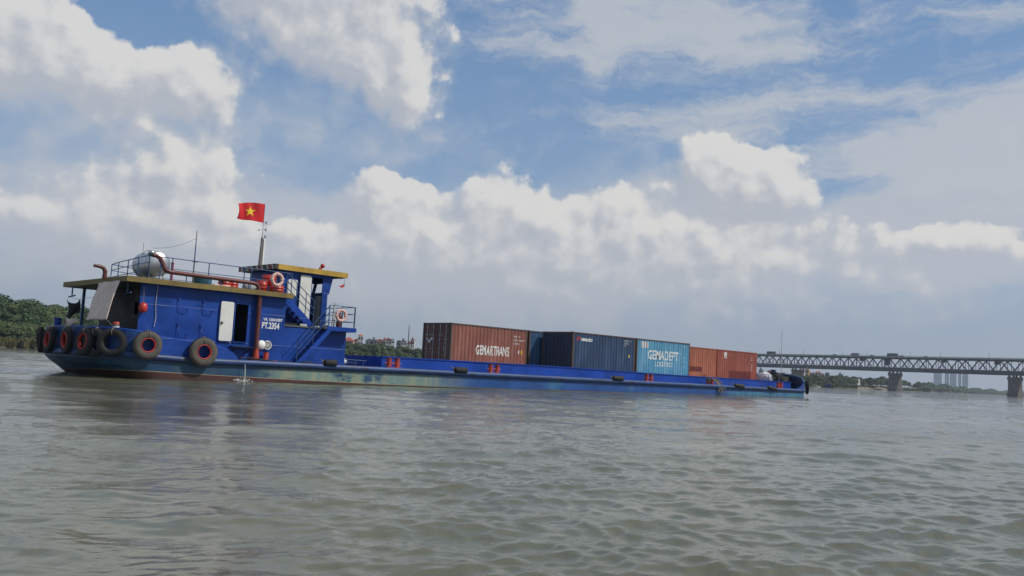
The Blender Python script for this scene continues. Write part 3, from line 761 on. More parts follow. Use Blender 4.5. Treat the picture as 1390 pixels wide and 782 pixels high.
fender(54.1, .72, 1.2, 'black rubber fender on the deck edge below the two orange brown containers', tilt=-.05)
fender(58.8, .67, 1.3, 'black rubber fender sagging over the deck edge nearest the bow', tilt=-.08)
mb = MB(); 
for k, rr in enumerate((.30, .24, .18, .12)): mb.torus((19.6, 31.85, .875+k*.012), (0,0,1), rr, .03, 24, 8)
tag(mb.build('coiled_hose', M['black'], None), 'flat coil of black hose on the deck at the foot of the stairs', 'hose')
mb = MB(); pts = [(16.5, 31.7, .93), (16.9, 31.8, .96), (17.2, 31.62, .93), (17.7, 31.66, .90), (18.1, 31.75, .88), (18.5, 31.7, .88), (18.9, 31.8, .88), (18.6, 31.9, .88), (18.2, 31.95, .88)]
mb.tube(pts, .035, 8); tag(mb.build('deck_hose', M['black'], None), 'black hose lying along the deck under the red downpipe', 'hose')
# mooring rope over the fourth bollard pair
mb = MB()
s = 51.7
for k in range(9):
    pts = []
    for i in range(13):
        a = i/12.; y = 32.0 - .75*math.sin(a*PI/2) ; z = 1.12 - 1.0*a**1.6 if a < .95 else .18
        pts.append((s - .25 + .06*k + .28*a*math.sin(k*1.7) + .04*math.sin(7*a+k), y - .03*(k % 3), z + .03*math.cos(k*2.3)))
    mb.tube(pts, .03, 6)
for k in range(4): mb.torus((s-.24, 32.15, .95+.06*k), (0,0,1), .15, .03, 18, 6)
tag(mb.build('mooring_rope', M['rope'], None), 'tangled grey mooring rope hanging from a red bollard over the side', 'rope')
# life rings
def life_ring(loc, rz, lab):
    t = thing('life_ring', lab, 'life ring', loc, rz, 'life rings on the railings')
    mb = MB(); mb.torus((0,0,0), (0,1,0), .235, .065, 40, 12); mb.build('ring', M['ring'], t, local=True)
    for k in range(4):
        mb = MB(); a = rad(90*k+5); mb.torus((.235*math.cos(a), 0, .235*math.sin(a)), (-math.sin(a), 0, math.cos(a)), .068, .014, 14, 6, flat=2)
        mb.build('rope_band', M['tarp'], t, local=True)
life_ring((17.98, 31.88, 4.25), 0, 'faded pink life ring on the main roof railing in front of the red drums')
life_ring((21.25, 31.92, 3.02), 0, 'faded pink life ring on the balcony railing ahead of the wheelhouse')
# stainless water tank
tank = thing('water_tank', 'polished stainless steel water tank lying behind the aft roof railing', 'water tank', (13.58, 33.25, RZ+.12)); tank.scale = (.88, .80, .88)
mb = MB(); mb.lathe((0, 0, .66), (0,1,0), [(-.13, 0), (-.12, .18), (-.07, .38), (0, .52), (.03, .55), (.10, .56), (.14,.545), (.62,.545),(.66,.565),(.72,.565),(.76,.545), (1.6, .545), (1.68,.56), (1.72,.55), (1.78, .5), (1.9, .2), (1.92, 0)], 40)
mb.build('tank_shell', M['steel'], tank, local=True)
mb = MB(); mb.lathe((0, .9, 1.2), (0,0,1), [(0,.16),(.05,.16),(.07,.12),(.07,0)], 16); mb.build('tank_lid', M['steel'], tank, local=True)
for y in (.15, 1.5):
    mb = MB(); mb.bar((-.35, y, .02), (.35, y, .02), .05); mb.bar((-.33, y, 0), (-.28, y, .34), .05); mb.bar((.33, y, 0), (.28, y, .34), .05)
    mb.build('cradle', M['steelw'], tank, local=True)
mb = MB(); mb.tube([(-.3, 1.4, 1.1), (-.2, 1.0, 1.28), (0, .9, 1.3)], .015, 6); mb.tube([(-.15, 1.6, 1.18), (-.15, 1.6, 1.68)], .012, 6); mb.build('inlet_pipe', M['pole'], tank, local=True)
# drums and boxes on the roof
dr = thing('teal_drum', 'teal plastic tub behind the roof railing, in the middle of the roof', 'drum', (15.25, 32.9, RZ))
mb = MB(); mb.lathe((0,0,0), (0,0,1), [(0,0),(0,.34),(.05,.36),(.32,.36),(.36,.38),(.40,.38),(.42,.33),(.42,0)], 24); mb.build('tub', M['teal'], dr, local=True)
mb = MB(); mb.torus((0,0,.37), (0,0,1), .37, .02, 24, 6); mb.build('tub_rim', M['teal'], dr, local=True)
def red_drum(loc, r, h, lab, axis=(0,0,1)):
    t = thing('red_drum', lab, 'drum', loc, 0, 'red drums on the deckhouse roof')
    mb = MB(); mb.lathe((0,0,0), axis, [(0,0),(0,r*.93),(.03,r),(h*.33,r),(h*.35,r*1.04),(h*.37,r),(h*.64,r),(h*.66,r*1.04),(h*.68,r),(h-.03,r),(h,r*.93),(h,0)], 24); mb.build('drum_body', M['redplastic'], t, local=True)
    mb = MB(); c = Vector(axis)*h; mb.tube([c+Vector((r*.5,0,0)), c+Vector((r*.5,0,0))+Vector(axis)*.04], .04, 10); mb.build('drum_cap', M['black'], t, local=True)
red_drum((18.30, 32.45, RZ), .30, .32, 'squat red drum on the roof edge directly below the life ring')
red_drum((18.18, 32.9, RZ+.32+.02), .30, .42, 'upper red drum showing through the roof life ring')
red_drum((17.75, 32.7, RZ+.01), .22, .45, 'small red drum between the exhaust bend and the life ring')
red_drum((16.35, 33.2, RZ), .26, .36, 'red drum half hidden behind the exhaust pipe, mid roof')
red_drum((16.78, 33.4, RZ), .24, .38, 'red drum right beside the plastic water container behind the exhaust pipe')
t = thing('plastic_jug', 'dull clear plastic jug lying behind the forward end of the exhaust pipe', 'jug', (17.15, 32.6, RZ))
mb = MB(); mb.lathe((-.28,0,.14), (1,0,0), [(0,0),(0,.10),(.03,.14),(.4,.14),(.5,.08),(.55,.04),(.6,.04),(.6,0)], 18); mb.build('jug_body', M['steelw'], t, local=True)
mb = MB(); mb.tube([(.0,0,.28),(.08,0,.38),(.2,0,.38),(.28,0,.25)], .02, 6); mb.build('jug_handle', M['steelw'], t, local=True)
t = thing('pipe_valve', 'small brown pump and valve on the roof below the exhaust pipe', 'valve', (15.85, 32.4, RZ))
mb = MB(); mb.lathe((0,0,0), (0,0,1), [(0,.10),(.04,.10),(.05,.04),(.18,.04),(.2,.07),(.26,.07),(.28,0)], 14); mb.torus((.0,0,.30), (0,0,1), .09, .015, 16, 6); mb.build('valve_body', M['pipe'], t, local=True)
mb = MB(); mb.tube([(-.35,0,.05),(.35,0,.05)], .045, 8); mb.build('valve_pipe', M['ring'], t, local=True)
# awning hung from the aft eave
mb = MB(); nu, nv = 14, 18; vs = []
for j in range(nv+1):
    for i in range(nu+1):
        a, b = i/nu, j/nv
        top = Vector((11.90, 32.42+2.2*a, 3.56)); bot = Vector((11.30, 31.72+2.1*a, 2.07))
        p = top.lerp(bot, b)
        p += Vector((-1, .0, .3))*(.015*math.sin(PI*b)*math.sin(5*a+1.3*b) + .02*math.sin(9*a+5*b)*b*(1-b)*2 + .025*math.sin(3*b+12*a*(1-b)))
        p.z += -.02*math.sin(7*a)*b
        vs.append(p)
fs = [(j*(nu+1)+i, j*(nu+1)+i+1, (j+1)*(nu+1)+i+1, (j+1)*(nu+1)+i) for j in range(nv) for i in range(nu)]
mb.add(vs, fs, 0, True)
aw = thing('awning_sheet', 'beige tarpaulin sheet slanting down from the aft roof edge', 'awning', (11.9, 33.9, 3.56))
o = mb.build('sheet', M['tarp'], aw); sm = o.modifiers.new('thick', 'SOLIDIFY'); sm.thickness = .012
mb = MB(); mb.tube([vs[-1], (11.05, 34.3, 1.82)], .010, 5); mb.tube([vs[-(nu+1)], (11.7, 31.9, 1.76)], .010, 5); mb.tube([vs[-1]+Vector((0,0,0)), vs[-(nu+1)]], .014, 6); mb.build('tie_rope', M['rope'], aw)
# dark laundry
mb = MB(); vs = []; nu = nv = 8
for j in range(nv+1):
    for i in range(nu+1):
        a, b = i/nu, j/nv
        vs.append((11.7-.25*a+.06*math.sin(6*a+2*b), 35.9+(.62-.22*math.sin(3.1*b))*a+.10*b+.05*math.sin(9*a), 2.92-.62*b-.16*math.sin(PI*a)*(1-b)-.14*a*b+.10*math.sin(7*a+1)*b))
mb.add(vs, [(j*(nu+1)+i, j*(nu+1)+i+1, (j+1)*(nu+1)+i+1, (j+1)*(nu+1)+i) for j in range(nv) for i in range(nu)], 0, True)
la = thing('hanging_laundry', 'dark garment hanging on a line under the aft roof left of the awning', 'laundry', (11.7, 36.2, 3.0))
o = mb.build('garment', M['cloth_dark'], la); sm = o.modifiers.new('thick', 'SOLIDIFY'); sm.thickness = .03
mb = MB(); vs = [(x-.02, y+.05, z-.62) for x, y, z in vs[:(nu+1)*4]]; mb.add(vs, [(j*(nu+1)+i, j*(nu+1)+i+1, (j+1)*(nu+1)+i+1, (j+1)*(nu+1)+i) for j in range(3) for i in range(nu)], 0, True); mb.build('pale_hem', M['tarp'], la)
mb = MB(); mb.tube([(12.0, 35.0, 3.05), (11.75, 36.3, 2.93), (12.0, 38.0, 3.1)], .008, 5); mb.build('clothes_line', M['steelw'], la)
# aft deck clutter: red float and can
t = thing('red_float', 'round red float hanging on the wall corner of the open aft deck', 'float', (12.66, 32.02, 2.62))
mb = MB(); mb.lathe((0,0,-.19), (0,0,1), [(0,0),(.01,.08),(.06,.13),(.19,.165),(.32,.13),(.37,.08),(.38,0)], 20); mb.build('float_ball', M['redplastic'], t, local=True)
mb = MB(); mb.tube([(0,0,.18),(0,.02,.5),(0,.1,.8)], .012, 6); mb.build('float_cord', M['rope'], t, local=True)
t = thing('oil_can', 'orange tin can with a blue and white patch standing on the aft bulwark', 'can', (11.85, 32.28, 1.70))
mb = MB(); mb.lathe((0,0,0), (0,0,1), [(0,0),(0,.10),(.02,.115),(.31,.115),(.33,.10),(.33,0)], 20); mb.build('can_body', M['bollard'], t, local=True)
mb = MB(); mb.lathe((0,0,.10), (0,0,1), [(0,.118),(.12,.118)], 20); mb.build('can_band', M['teal'], t, local=True)
mb = MB(); mb.lathe((0,0,.13), (0,0,1), [(0,.121),(.04,.121)], 20); mb.build('can_stripe', M['letter'], t, local=True)
t = thing('gas_stove', 'dim metal stove and cupboard standing inside the open aft deck', 'stove', (12.95, 34.2, .9))
mb = MB(); mb.box((-.2,-.5,0),(.3,.5,.95)); mb.box((-.1,-1.4,0),(.3,-.6,1.5)); mb.build('stove_body', M['dark'], t, local=True)
mb = MB(); mb.torus((.05,-.2,.98),(0,0,1),.13,.02,16,6); mb.torus((.05,.25,.98),(0,0,1),.13,.02,16,6); mb.build('burner', M['black'], t, local=True)
# flag with star
fl = thing('flag', 'waving red flag with a yellow star at the top of the mast', 'flag', (MX+.02, MY, 7.50))
fd = Vector((-.86, .10, 0)).normalized(); fnrm = Vector((.12, -1, 0)).normalized()
def flagpt(u, v, off=0.):
    wv = .11*u*math.sin(7.5*u+1.2*v) + .05*u*math.sin(15*u-2.5*v+1)
    w = 1.38*(u - .05*u*u - .06*u*v*(1-v)*2)
    z = -.40 + .86*v*(1-.20*u**2) + .0*u - .02*u + .05*math.sin(5*u)*u + .06*u*u
    return fd*w + fnrm*(wv+off) + Vector((0, 0, z))
mb = MB(); nu, nv = 40, 20
mb.add([flagpt(i/nu, j/nv) for j in range(nv+1) for i in range(nu+1)], [(j*(nu+1)+i, j*(nu+1)+i+1, (j+1)*(nu+1)+i+1, (j+1)*(nu+1)+i) for j in range(nv) for i in range(nu)], 0, True)
mb.build('cloth', M['flagred'], fl, local=True)
mb = MB(); st = []
for k in range(10):
    a = PI/2 + k*PI/5; R_ = .30 if k % 2 == 0 else .30*.40
    st.append((.5 + R_*math.cos(a)*.86/1.38, .5+R_*math.sin(a)))
sv = [(0.5, .5)] + st
for off in (.006, -.006):
    vs, fs = conform([(x, z) for x, z in sv], [(0, i+1, (i+1) % 10+1) for i in range(10)], lambda x, z: flagpt(x, z, off), list(np.arange(.2, .8, .025)))
    mb.add(vs, fs, 0, True)
mb.build('star', M['flagyel'], fl, local=True)
t = thing('pennant', 'tiny dark red pennant on a line below the wheelhouse roof', 'pennant', (22.12, 33.15, 4.86))
mb = MB(); mb.add([(0,0,-.30),(-.30,-.02,-.46),(-.10,.0,-.50),(.0,.01,-.42)], [(0,1,2,3)]); o = mb.build('pennant_cloth', M['red'], t, local=True); o.modifiers.new('t', 'SOLIDIFY').thickness = .01
mb = MB(); mb.tube([(0,0,.0),(0,0,-.45)], .006, 5); mb.build('line', M['black'], t, local=True)
# things between house and hold
t = thing('white_buoy', 'white rounded buoy lying on deck between the cabin and the hold', 'buoy', (22.75, 33.7, .88)); t.scale = (.7, .7, .7)
mb = MB(); mb.lathe((-.25,0,.18), (1,0,.1), [(0,0),(.02,.10),(.12,.19),(.28,.20),(.42,.12),(.48,.05),(.5,0)], 20); mb.build('buoy_body', M['bag'], t, local=True)
mb = MB(); mb.tube([(-.9,.0,.03),(-.5,.05,.05),(-.25,0,.12)], .03, 6); mb.tube([(.25,0,.16),(.9,.3,.14),(1.3,.3,.12)], .012, 6); mb.build('buoy_line', M['rope'], t, local=True)
t = thing('deck_trestle', 'low blue pipe trestle on deck just aft of the hold coaming', 'trestle', (23.3, 33.6, .85))
mb = MB()
for x in (-.45, 0, .45): mb.tube([(x,0,0),(x+.05,0,.26)], .02, 6)
mb.tube([(-.6,0,.26),(.65,0,.24)], .022, 6); mb.tube([(-.5,.3,.0),(-.45,.3,.26)], .02, 6); mb.tube([(-.45,0,.26),(-.45,.3,.26)], .02, 6); mb.build('trestle_frame', M['rail'], t, local=True)
# white bundle and heap at the bow
def lump(name, mat, parent, c, r, seed, n=22, amp=.25):
    rnd = random.Random(seed); mb = MB(); ph = [(rnd.uniform(1,5), rnd.uniform(1,5), rnd.uniform(0,6)) for _ in range(6)]
    vs = []
    for i in range(n+1):
        for j in range(2*n):
            th, p = PI*i/n, PI*j/n
            d = Vector((math.sin(th)*math.cos(p), math.sin(th)*math.sin(p), math.cos(th)))
            k = 1+amp*sum(math.sin(a*d.x*2+b*d.y*2+c_+a*d.z) for a, b, c_ in ph)/3
            vs.append((c[0]+r[0]*d.x*k, c[1]+r[1]*d.y*k, c[2]+r[2]*d.z*k))
    fs = [(i*2*n+j, i*2*n+(j+1) % (2*n), (i+1)*2*n+(j+1) % (2*n), (i+1)*2*n+j) for i in range(n) for j in range(2*n)]
    mb.add(vs, fs, 0, True); return mb.build(name, mat, parent, local=True)
t = thing('sheet_bundle', 'crumpled white sheet bundle just forward of the last container', 'bundle', (65.15, 35.4, .86))
lump('crumpled_sheet', M['bag'], t, (0,0,.50), (.38,.62,.52), 3)
mb = MB(); mb.torus((.1,-.45,.5), (.4,-1,0), .30, .10, 20, 8); mb.build('rolled_edge', M['bag'], t, local=True)
t = thing('rope_heap', 'dark heap of ropes and nets on the foredeck behind the coaming', 'heap', (66.6, 35.0, .86))
for k in range(7): lump('heap_lump', M['black'], t, (-.5+.35*k, random.uniform(-.2,1.0), .35+.1*math.sin(k)), (.42,.5,.42+.12*(k in (1,))), 20+k, 12, .35)

# ------------------------------------------------------------------ containers
CL, CW, CH = 6.06, 2.44, 2.59
PER = .278
def corr(u, depth=.036):
    """trapezoid corrugation 0..depth"""
    t = (u/PER) % 1.
    if t < .25: k = t/.25
    elif t < .5: k = 1
    elif t < .75: k = 1-(t-.5)/.25
    else: k = 0
    return k*depth
def cuts(L): 
    out = []
    for i in range(int(L/PER)+2):
        for q in (0, .25, .5, .75): out.append((i+q)*PER)
    return [c for c in out if c < L]
def corrugated(mb, L, z0, z1, f):
    xs = [0.]+[c for c in cuts(L) if c > 1e-6]+[L]
    vs = [f(x, z0, corr(x)) for x in xs] + [f(x, z1, corr(x)) for x in xs]; n = len(xs)
    mb.add(vs, [(i, i+1, i+1+n, i+n) for i in range(n-1)])
def container(loc, mats, label, doors_aft, L=CL):
    body, frame, door_m = mats
    t = thing('shipping_container', label, 'container', loc, 0, 'shipping containers standing in the hold')
    P = .11
    mb = MB()
    for x in (0, L-P):
        for y in (0, CW-P): mb.box((x, y, .12), (x+P, y+P, CH-.12))
    for y in (0, CW-.07):
        mb.box((P, y, 0.02), (L-P, y+.07, .16)); mb.box((P, y, CH-.075), (L-P, y+.07, CH-.01))
    for x in (0, L-P):
        mb.box((x, P, .02), (x+P, CW-P, .16)); mb.box((x, P, CH-.12), (x+P, CW-P, CH-.01))
    mb.build('frame', frame, t, local=True)
    for x in (0, L-.178):
        for y in (0, CW-.162):
            for z in (0, CH-.118):
                mb = MB(); mb.box((x-.004, y-.004, z), (x+.182, y+.166, z+.118)); mb.build('corner_casting', frame, t, local=True, bevel=.01)
    mb = MB(); corrugated(mb, L-2*P, .16, CH-.075, lambda x, z, d: (P+x, .012+d, z)); mb.build('side_panel', body, t, local=True)
    mb = MB(); corrugated(mb, L-2*P, .16, CH-.075, lambda x, z, d: (P+x, CW-.012-d, z)); mb.build('side_panel', body, t, local=True)
    mb = MB(); corrugated(mb, L-2*P, .07, CW-.07, lambda x, z, d: (P+x, z, CH-.03-d*.5)); mb.build('roof_panel', body, t, local=True)
    xe = L if doors_aft else 0; sg = -1 if doors_aft else 1
    mb = MB(); corrugated(mb, CW-2*P, .16, CH-.12, lambda y, z, d: (xe+sg*(.015+d), P+y, z)); mb.build('end_panel', body, t, local=True)
    xd = 0 if doors_aft else L; sd = 1 if doors_aft else -1
    for y0, y1 in ((P+.01, CW/2-.006), (CW/2+.006, CW-P-.01)):
        mb = MB(); mb.box((xd+sd*.04, y0, .17), (xd+sd*.075, y1, CH-.13))
        for zz in np.linspace(.30, CH-.62, 5): mb.box((xd+sd*.028, y0+.05, zz), (xd+sd*.0405, y1-.05, zz+.30))
        d = mb.build('door', door_m, t, local=True)
        for yy in (y0+.28, y1-.28):
            mb = MB(); mb.tube([(xd+sd*.005, yy, .12), (xd+sd*.005, yy, CH-.08)], .017, 8)
            for zz in (.2, .9, 1.6, 2.35): mb.box((xd-sd*.01, yy-.04, zz), (xd+sd*.03, yy+.04, zz+.06))
            mb.bar((xd-sd*.01, yy, 1.15), (xd-sd*.01, yy+.2, 1.12), .02)
            mb.build('locking_bar', M['steelw'], d, local=True)
    return t
def side_text(t, s, x, z, h, w, mat, name='lettering', bold=.02, flat=False):
    v2, f2 = text_mesh(s, h, w, bold)
    v2 = [(x+a, z+b) for a, b in v2]
    vs, fs = conform(v2, f2, lambda u, v: (u, .012+corr(u-.11)-.004, v), [c+.11 for c in cuts(CL)])
    mb = MB(); mb.add(vs, fs); return mb.build(name, mat, t, local=True)
def side_patch(t, x0, x1, z0, z1, mat, name):
    vs, fs = conform([(x0,z0),(x1,z0),(x1,z1),(x0,z1)], [(0,1,2,3)], lambda u, v: (u, .012+corr(u-.11)-.003, v), [c+.11 for c in cuts(CL)])
    mb = MB(); mb.add(vs, fs); return mb.build(name, mat, t, local=True)
def end_text(t, s, y, z, h, w, mat, name='door_lettering'):
    """on the aft doors; text reads towards the near side"""
    v2, f2 = text_mesh(s, h, w, .01); mb = MB()
    mb.add([(.024, y-a, z+b) for a, b in v2], f2); return mb.build(name, mat, t, local=True)
CZ = .857
brown = container_mat('faded brown container paint', (.28, .098, .070), (.36, .18, .14), .18)
browndoor_shaded = container_mat('shade darkened brown door paint', (.14, .060, .048), (.17, .10, .08), .12)  # darker copy of the brown, painting in shade on the aft-facing doors
dframe = container_mat('dark rusty frame', (.10, .07, .058), (.12, .09, .07), .3)
navy = container_mat('navy container paint', (.022, .055, .125), (.08, .13, .21), .12)
navy_shaded = container_mat('shade darkened navy paint', (.018, .034, .08), (.03, .05, .10), .08)  # darker copy of the navy, painting in shade on the aft end
rframe = container_mat('brown rusted frame', (.10, .062, .048), (.16, .12, .10), .4)
midblue = container_mat('mid blue container paint', (.025, .085, .19), (.08, .16, .24), .08)
cyan = container_mat('sky blue container paint', (.09, .31, .48), (.30, .48, .55), .12, .2)
orange = container_mat('orange brown container paint', (.42, .125, .068), (.46, .19, .12), .05)
orange2 = container_mat('red brown container paint', (.34, .082, .052), (.38, .14, .09), .06)
darkpatch = container_mat('fresh dark red repair paint', (.15, .022, .020), (.17, .03, .025), .0, .1)
cream = paint('cream patch', (.62, .58, .52), .6, .12, .2, .12, 4)
c1 = container((30.87, 35.59, CZ), (brown, dframe, browndoor_shaded), 'faded brown container nearest the cabin with white lettering on its side and doors facing aft', True)
side_text(c1, 'GEMARTRANS', 1.93, .92, .56, 2.64, M['letter'], bold=.022)
for s_, z in (('GM  10', 2.08), ('78 11 43  7', 1.86), ('12 G1', 1.66)): side_text(c1, s_, 4.95, z, .10, .085*len(s_), M['letter'], 'small_marking')
side_patch(c1, 5.32, 5.42, 1.12, 1.32, M['letter'], 'pale_sticker'); side_patch(c1, 5.58, 5.66, 1.10, 1.34, M['flagyel'], 'yellow_sticker')
mb = MB(); mb.add([(.022, 2.22, 1.72), (.022, 2.06, 1.76), (.022, 1.88, 1.56), (.022, 1.70, 1.76), (.022, 1.45, 1.73), (.022, 1.66, 1.66), (.022, 1.88, 1.42), (.022, 2.08, 1.68)], [(0,1,2,6,7), (2,3,4,5,6)][0:1]); 
mb.add([(.0225, 1.88, 1.56), (.0225, 1.70, 1.76), (.0225, 1.45, 1.73), (.0225, 1.66, 1.66), (.0225, 1.88, 1.42)], [(0,1,2,3,4)])
mb.build('bird_emblem', M['letter'], c1, local=True)
end_text(c1, 'GEM MS', 2.22, 1.86, .10, .72, M['steelw']); end_text(c1, 'GMTU', 1.05, 1.84, .09, .34, M['steelw'])
for z, w in ((1.64, .28), (1.42, .22), (1.20, .22), (1.0, .3), (.74, .22)): end_text(c1, '22 G1'[:3 if w < .25 else 5], .62, z, .07, w, M['steelw'])
end_text(c1, '30.480', .66, .36, .09, .32, M['letter'])
c1b = container((37.12, 35.62, CZ), (midblue, dframe, midblue), 'mid blue container in the far row, mostly hidden between the brown and the navy one', False)
c2 = container((38.05, 32.95, CZ), (navy, rframe, navy), 'navy blue container with small red and white lettering near its top corner', False)
navy_end = [o for o in c2.children if o.name.startswith('end_panel')][0]; navy_end.data.materials[0] = navy_shaded
side_text(c2, 'ge', .32, 2.10, .22, .42, M['red'], 'lettering', .035); side_text(c2, 'seaco', .78, 2.08, .18, 1.0, M['letter'], 'lettering', .035)
for s_, z in (('SEGU 1', 2.28), ('22G1', 2.12), ('13', 1.98)): side_text(c2, s_, 4.95, z, .10, .11*len(s_), M['steelw'], 'small_marking')
side_patch(c2, 5.45, 5.55, 1.30, 1.46, M['flagyel'], 'yellow_sticker')
c3 = container((44.26, 32.95, CZ), (cyan, rframe, cyan), 'bright sky blue container with large white lettering in two lines', False)
side_text(c3, 'GEMADEPT', 1.28, 1.30, .62, 3.45, M['letter'], bold=.018); side_text(c3, 'LOGISTICS', 2.1, .88, .30, 2.0, M['letter'], bold=.015)
side_patch(c3, .55, .80, 2.02, 2.42, cream, 'white_label'); side_patch(c3, .86, 1.08, 2.02, 2.42, cream, 'white_label'); side_patch(c3, 1.14, 1.30, 2.02, 2.42, cream, 'white_label'); side_patch(c3, 1.10, 1.13, 2.0, 2.40, M['bollard'], 'red_stripe')
for z in (2.25, 1.5, 1.25, .9): side_patch(c3, 5.42, 5.50, z, z+.13, M['letter'], 'small_sticker')
c4 = container((52.20, 35.72, CZ), (orange, orange, orange), 'orange container in the far row, just forward of the sky blue one', False)
side_patch(c4, 1.6, 4.1, .75, 1.12, darkpatch, 'repair_patch'); side_patch(c4, 4.3, 4.6, .35, .55, darkpatch, 'repair_patch'); side_patch(c4, 2.2, 2.4, .35, .6, darkpatch, 'repair_patch')
c5 = container((58.42, 35.72, CZ), (orange2, orange2, orange2), 'red brown container closest to the bow with a big darker repair patch', False)
side_patch(c5, 1.75, 5.1, .28, .98, darkpatch, 'repair_patch')
side_patch(c5, 1.05, 1.4, 1.95, 2.40, M['letter'], 'white_label'); side_patch(c5, 1.12, 1.33, 2.02, 2.12, M['dark'], 'label_mark')
for z in (2.1, 1.9, 1.5, 1.3, 1.1): side_patch(c5, 5.25, 5.33, z, z+.10, cream, 'small_sticker')

# water pouring from the hull and its splash
mb = MB(); rnd = random.Random(5)
mb.tube([(16.50, 31.23, .72), (16.50, 31.19, .5), (16.50, 31.17, .2), (16.5, 31.17, .0)], [.010, .014, .018, .03], 8)
for k in range(60):
    a = rnd.uniform(0, 2*PI); rr = rnd.uniform(0, .3); z = rnd.uniform(0, .18)*(1-rr*2.5) if rr < .35 else .01
    p = Vector((16.5+rr*math.cos(a)*1.6-.15, 31.15+rr*math.sin(a), max(.005, z)+.02)); q = p+Vector((rnd.uniform(-.06,.06), rnd.uniform(-.03,.03), rnd.uniform(.005,.03)))
    mb.tube([p, q], [.022, .004], 5)
m, nt, b = new_mat('white water'); b.inputs['Base Color'].default_value = (.55,.57,.55,1); b.inputs['Roughness'].default_value = .25
tag(mb.build('water_discharge', m, None), 'thin white stream of water pouring from the hull side and splashing', 'water jet', None, 'stuff')

# ------------------------------------------------------------------ river water
def make_water():
    rs = [0.]; r = .9
    while r < 130: rs.append(r); r *= 1.0052
    while r < 9000: rs.append(r); r *= 1.06
    rs = np.array(rs)
    mid = YAW
    dense = np.arange(mid-rad(48), mid+rad(48), .0021)
    coarse = np.linspace(mid+rad(48), mid-rad(48)+2*PI, 90)[:-1]
    th = np.concatenate([dense, coarse])
    Rr, Th = np.meshgrid(rs[1:], th, indexing='ij')
    X = Rr*np.sin(Th); Y = Rr*np.cos(Th); Z = np.zeros_like(X)
    cell = np.maximum(Rr*.0052, Rr*.0021)
    rng = np.random.default_rng(11)
    X0, Y0_ = X.copy(), Y.copy()
    DX = np.zeros_like(X); DY = np.zeros_like(X)
    # patches of ruffled and of smoother water; calmer in a wedge of bearings from the origin
    patch = .5+.5*np.sin(X*.11+1.3*np.sin(Y*.07))*np.sin(Y*.15+1.1*np.sin(X*.06)+1)
    azm = np.degrees(np.arctan2(X, Y))
    chop = 1 - 1/(1+np.exp((azm-33)/1.6))/(1+np.exp(-(azm-16)/1.3))*(.75+.25*np.sin(X*.5+Y*.31))
    
    waves = []
    for i in range(150):
        lam = .11*(2.6/.11)**(i/149.); lam *= rng.uniform(.93, 1.07)
        ang = rad(222) + rng.normal(0, rad(38))
        waves.append((lam, ang, rng.uniform(0, 2*PI)))
    act = Rr < 140
    xa, ya = X0[act], Y0_[act]; ca = cell[act]; pa = (patch[act]); la = chop[act]
    z = np.zeros_like(xa); dx = np.zeros_like(xa); dy = np.zeros_like(xa)
    for lam, ang, ph in waves:
        k = 2*PI/lam
        slope = .0140*(.6/lam)**.42 if lam < .6 else .0135*(.6/lam)**.75
        slope *= .86*math.exp(rng.normal(0, .45))*(1.15 if lam > 1.1 else 1.)
        a = slope/k
        att = np.exp(-(ca/lam*2.6)**2)
        loc = (.55+.9*pa) * (1.12*(.27+.73*la) if lam < .8 else 1.3-.3*la)
        arg = k*(xa*math.cos(ang)+ya*math.sin(ang)) + ph + .9*np.sin(.35*xa*math.sin(ang)-.35*ya*math.cos(ang)+ph*3)
        s, c = np.sin(arg), np.cos(arg)
        A = a*att*loc
        z += A*c
        dx += -A*.95*math.cos(ang)*s; dy += -A*.95*math.sin(ang)*s
    # low swell
    for lam, ang, a in ((6.5, rad(230), .009), (4.3, rad(204), .011), (3.4, rad(228), .010), (2.9, rad(214), .008), (3.9, rad(238), .009), (11, rad(250), .011)):
        k = 2*PI/lam; z += a*np.cos(k*(xa*math.cos(ang)+ya*math.sin(ang))+ang*3)
    Z[act] = z; X[act] += dx; Y[act] += dy
    nr, nt_ = X.shape
    V = np.stack([X, Y, Z], -1).reshape(-1, 3)
    V = np.vstack([V, [[0,0,0]]])
    i, j = np.meshgrid(np.arange(nr-1), np.arange(nt_), indexing='ij')
    j2 = (j+1) % nt_
    Q = np.stack([i*nt_+j, (i+1)*nt_+j, (i+1)*nt_+j2, i*nt_+j2], -1).reshape(-1, 4)
    jj = np.arange(nt_); Tt = np.stack([np.full(nt_, len(V)-1), jj, (jj+1) % nt_], -1)
    me = bpy.data.meshes.new('river_water')
    me.vertices.add(len(V)); me.vertices.foreach_set('co', V.ravel().astype(np.float32))
    nl = len(Q)*4+len(Tt)*3
    me.loops.add(nl); me.loops.foreach_set('vertex_index', np.concatenate([Q.ravel(), Tt.ravel()]).astype(np.int32))
    me.polygons.add(len(Q)+len(Tt))
    me.polygons.foreach_set('loop_start', np.concatenate([np.arange(len(Q))*4, len(Q)*4+np.arange(len(Tt))*3]).astype(np.int32))
    me.polygons.foreach_set('loop_total', np.concatenate([np.full(len(Q), 4), np.full(len(Tt), 3)]).astype(np.int32))
    me.polygons.foreach_set('use_smooth', np.ones(len(Q)+len(Tt), bool))
    me.update(calc_edges=True)
    at = me.attributes.new('ruffle', 'FLOAT', 'POINT'); at.data.foreach_set('value', np.append((.28+1.0*chop).ravel(), .5).astype(np.float32))
    m, nt, b = new_mat('muddy river water')
    geo = N(nt, 'ShaderNodeNewGeometry'); P = geo.outputs['Position']
    n1 = noise(nt, P, .10, 4, .5)
    c = mixc(nt, mapr(nt, n1, .35, .65), (.120, .119, .078), (.142, .142, .097))
    nt.links.new(c, b.inputs['Base Color'])
    b.inputs['Roughness'].default_value = .022; b.inputs['IOR'].default_value = 1.333; b.inputs['Specular IOR Level'].default_value = .5
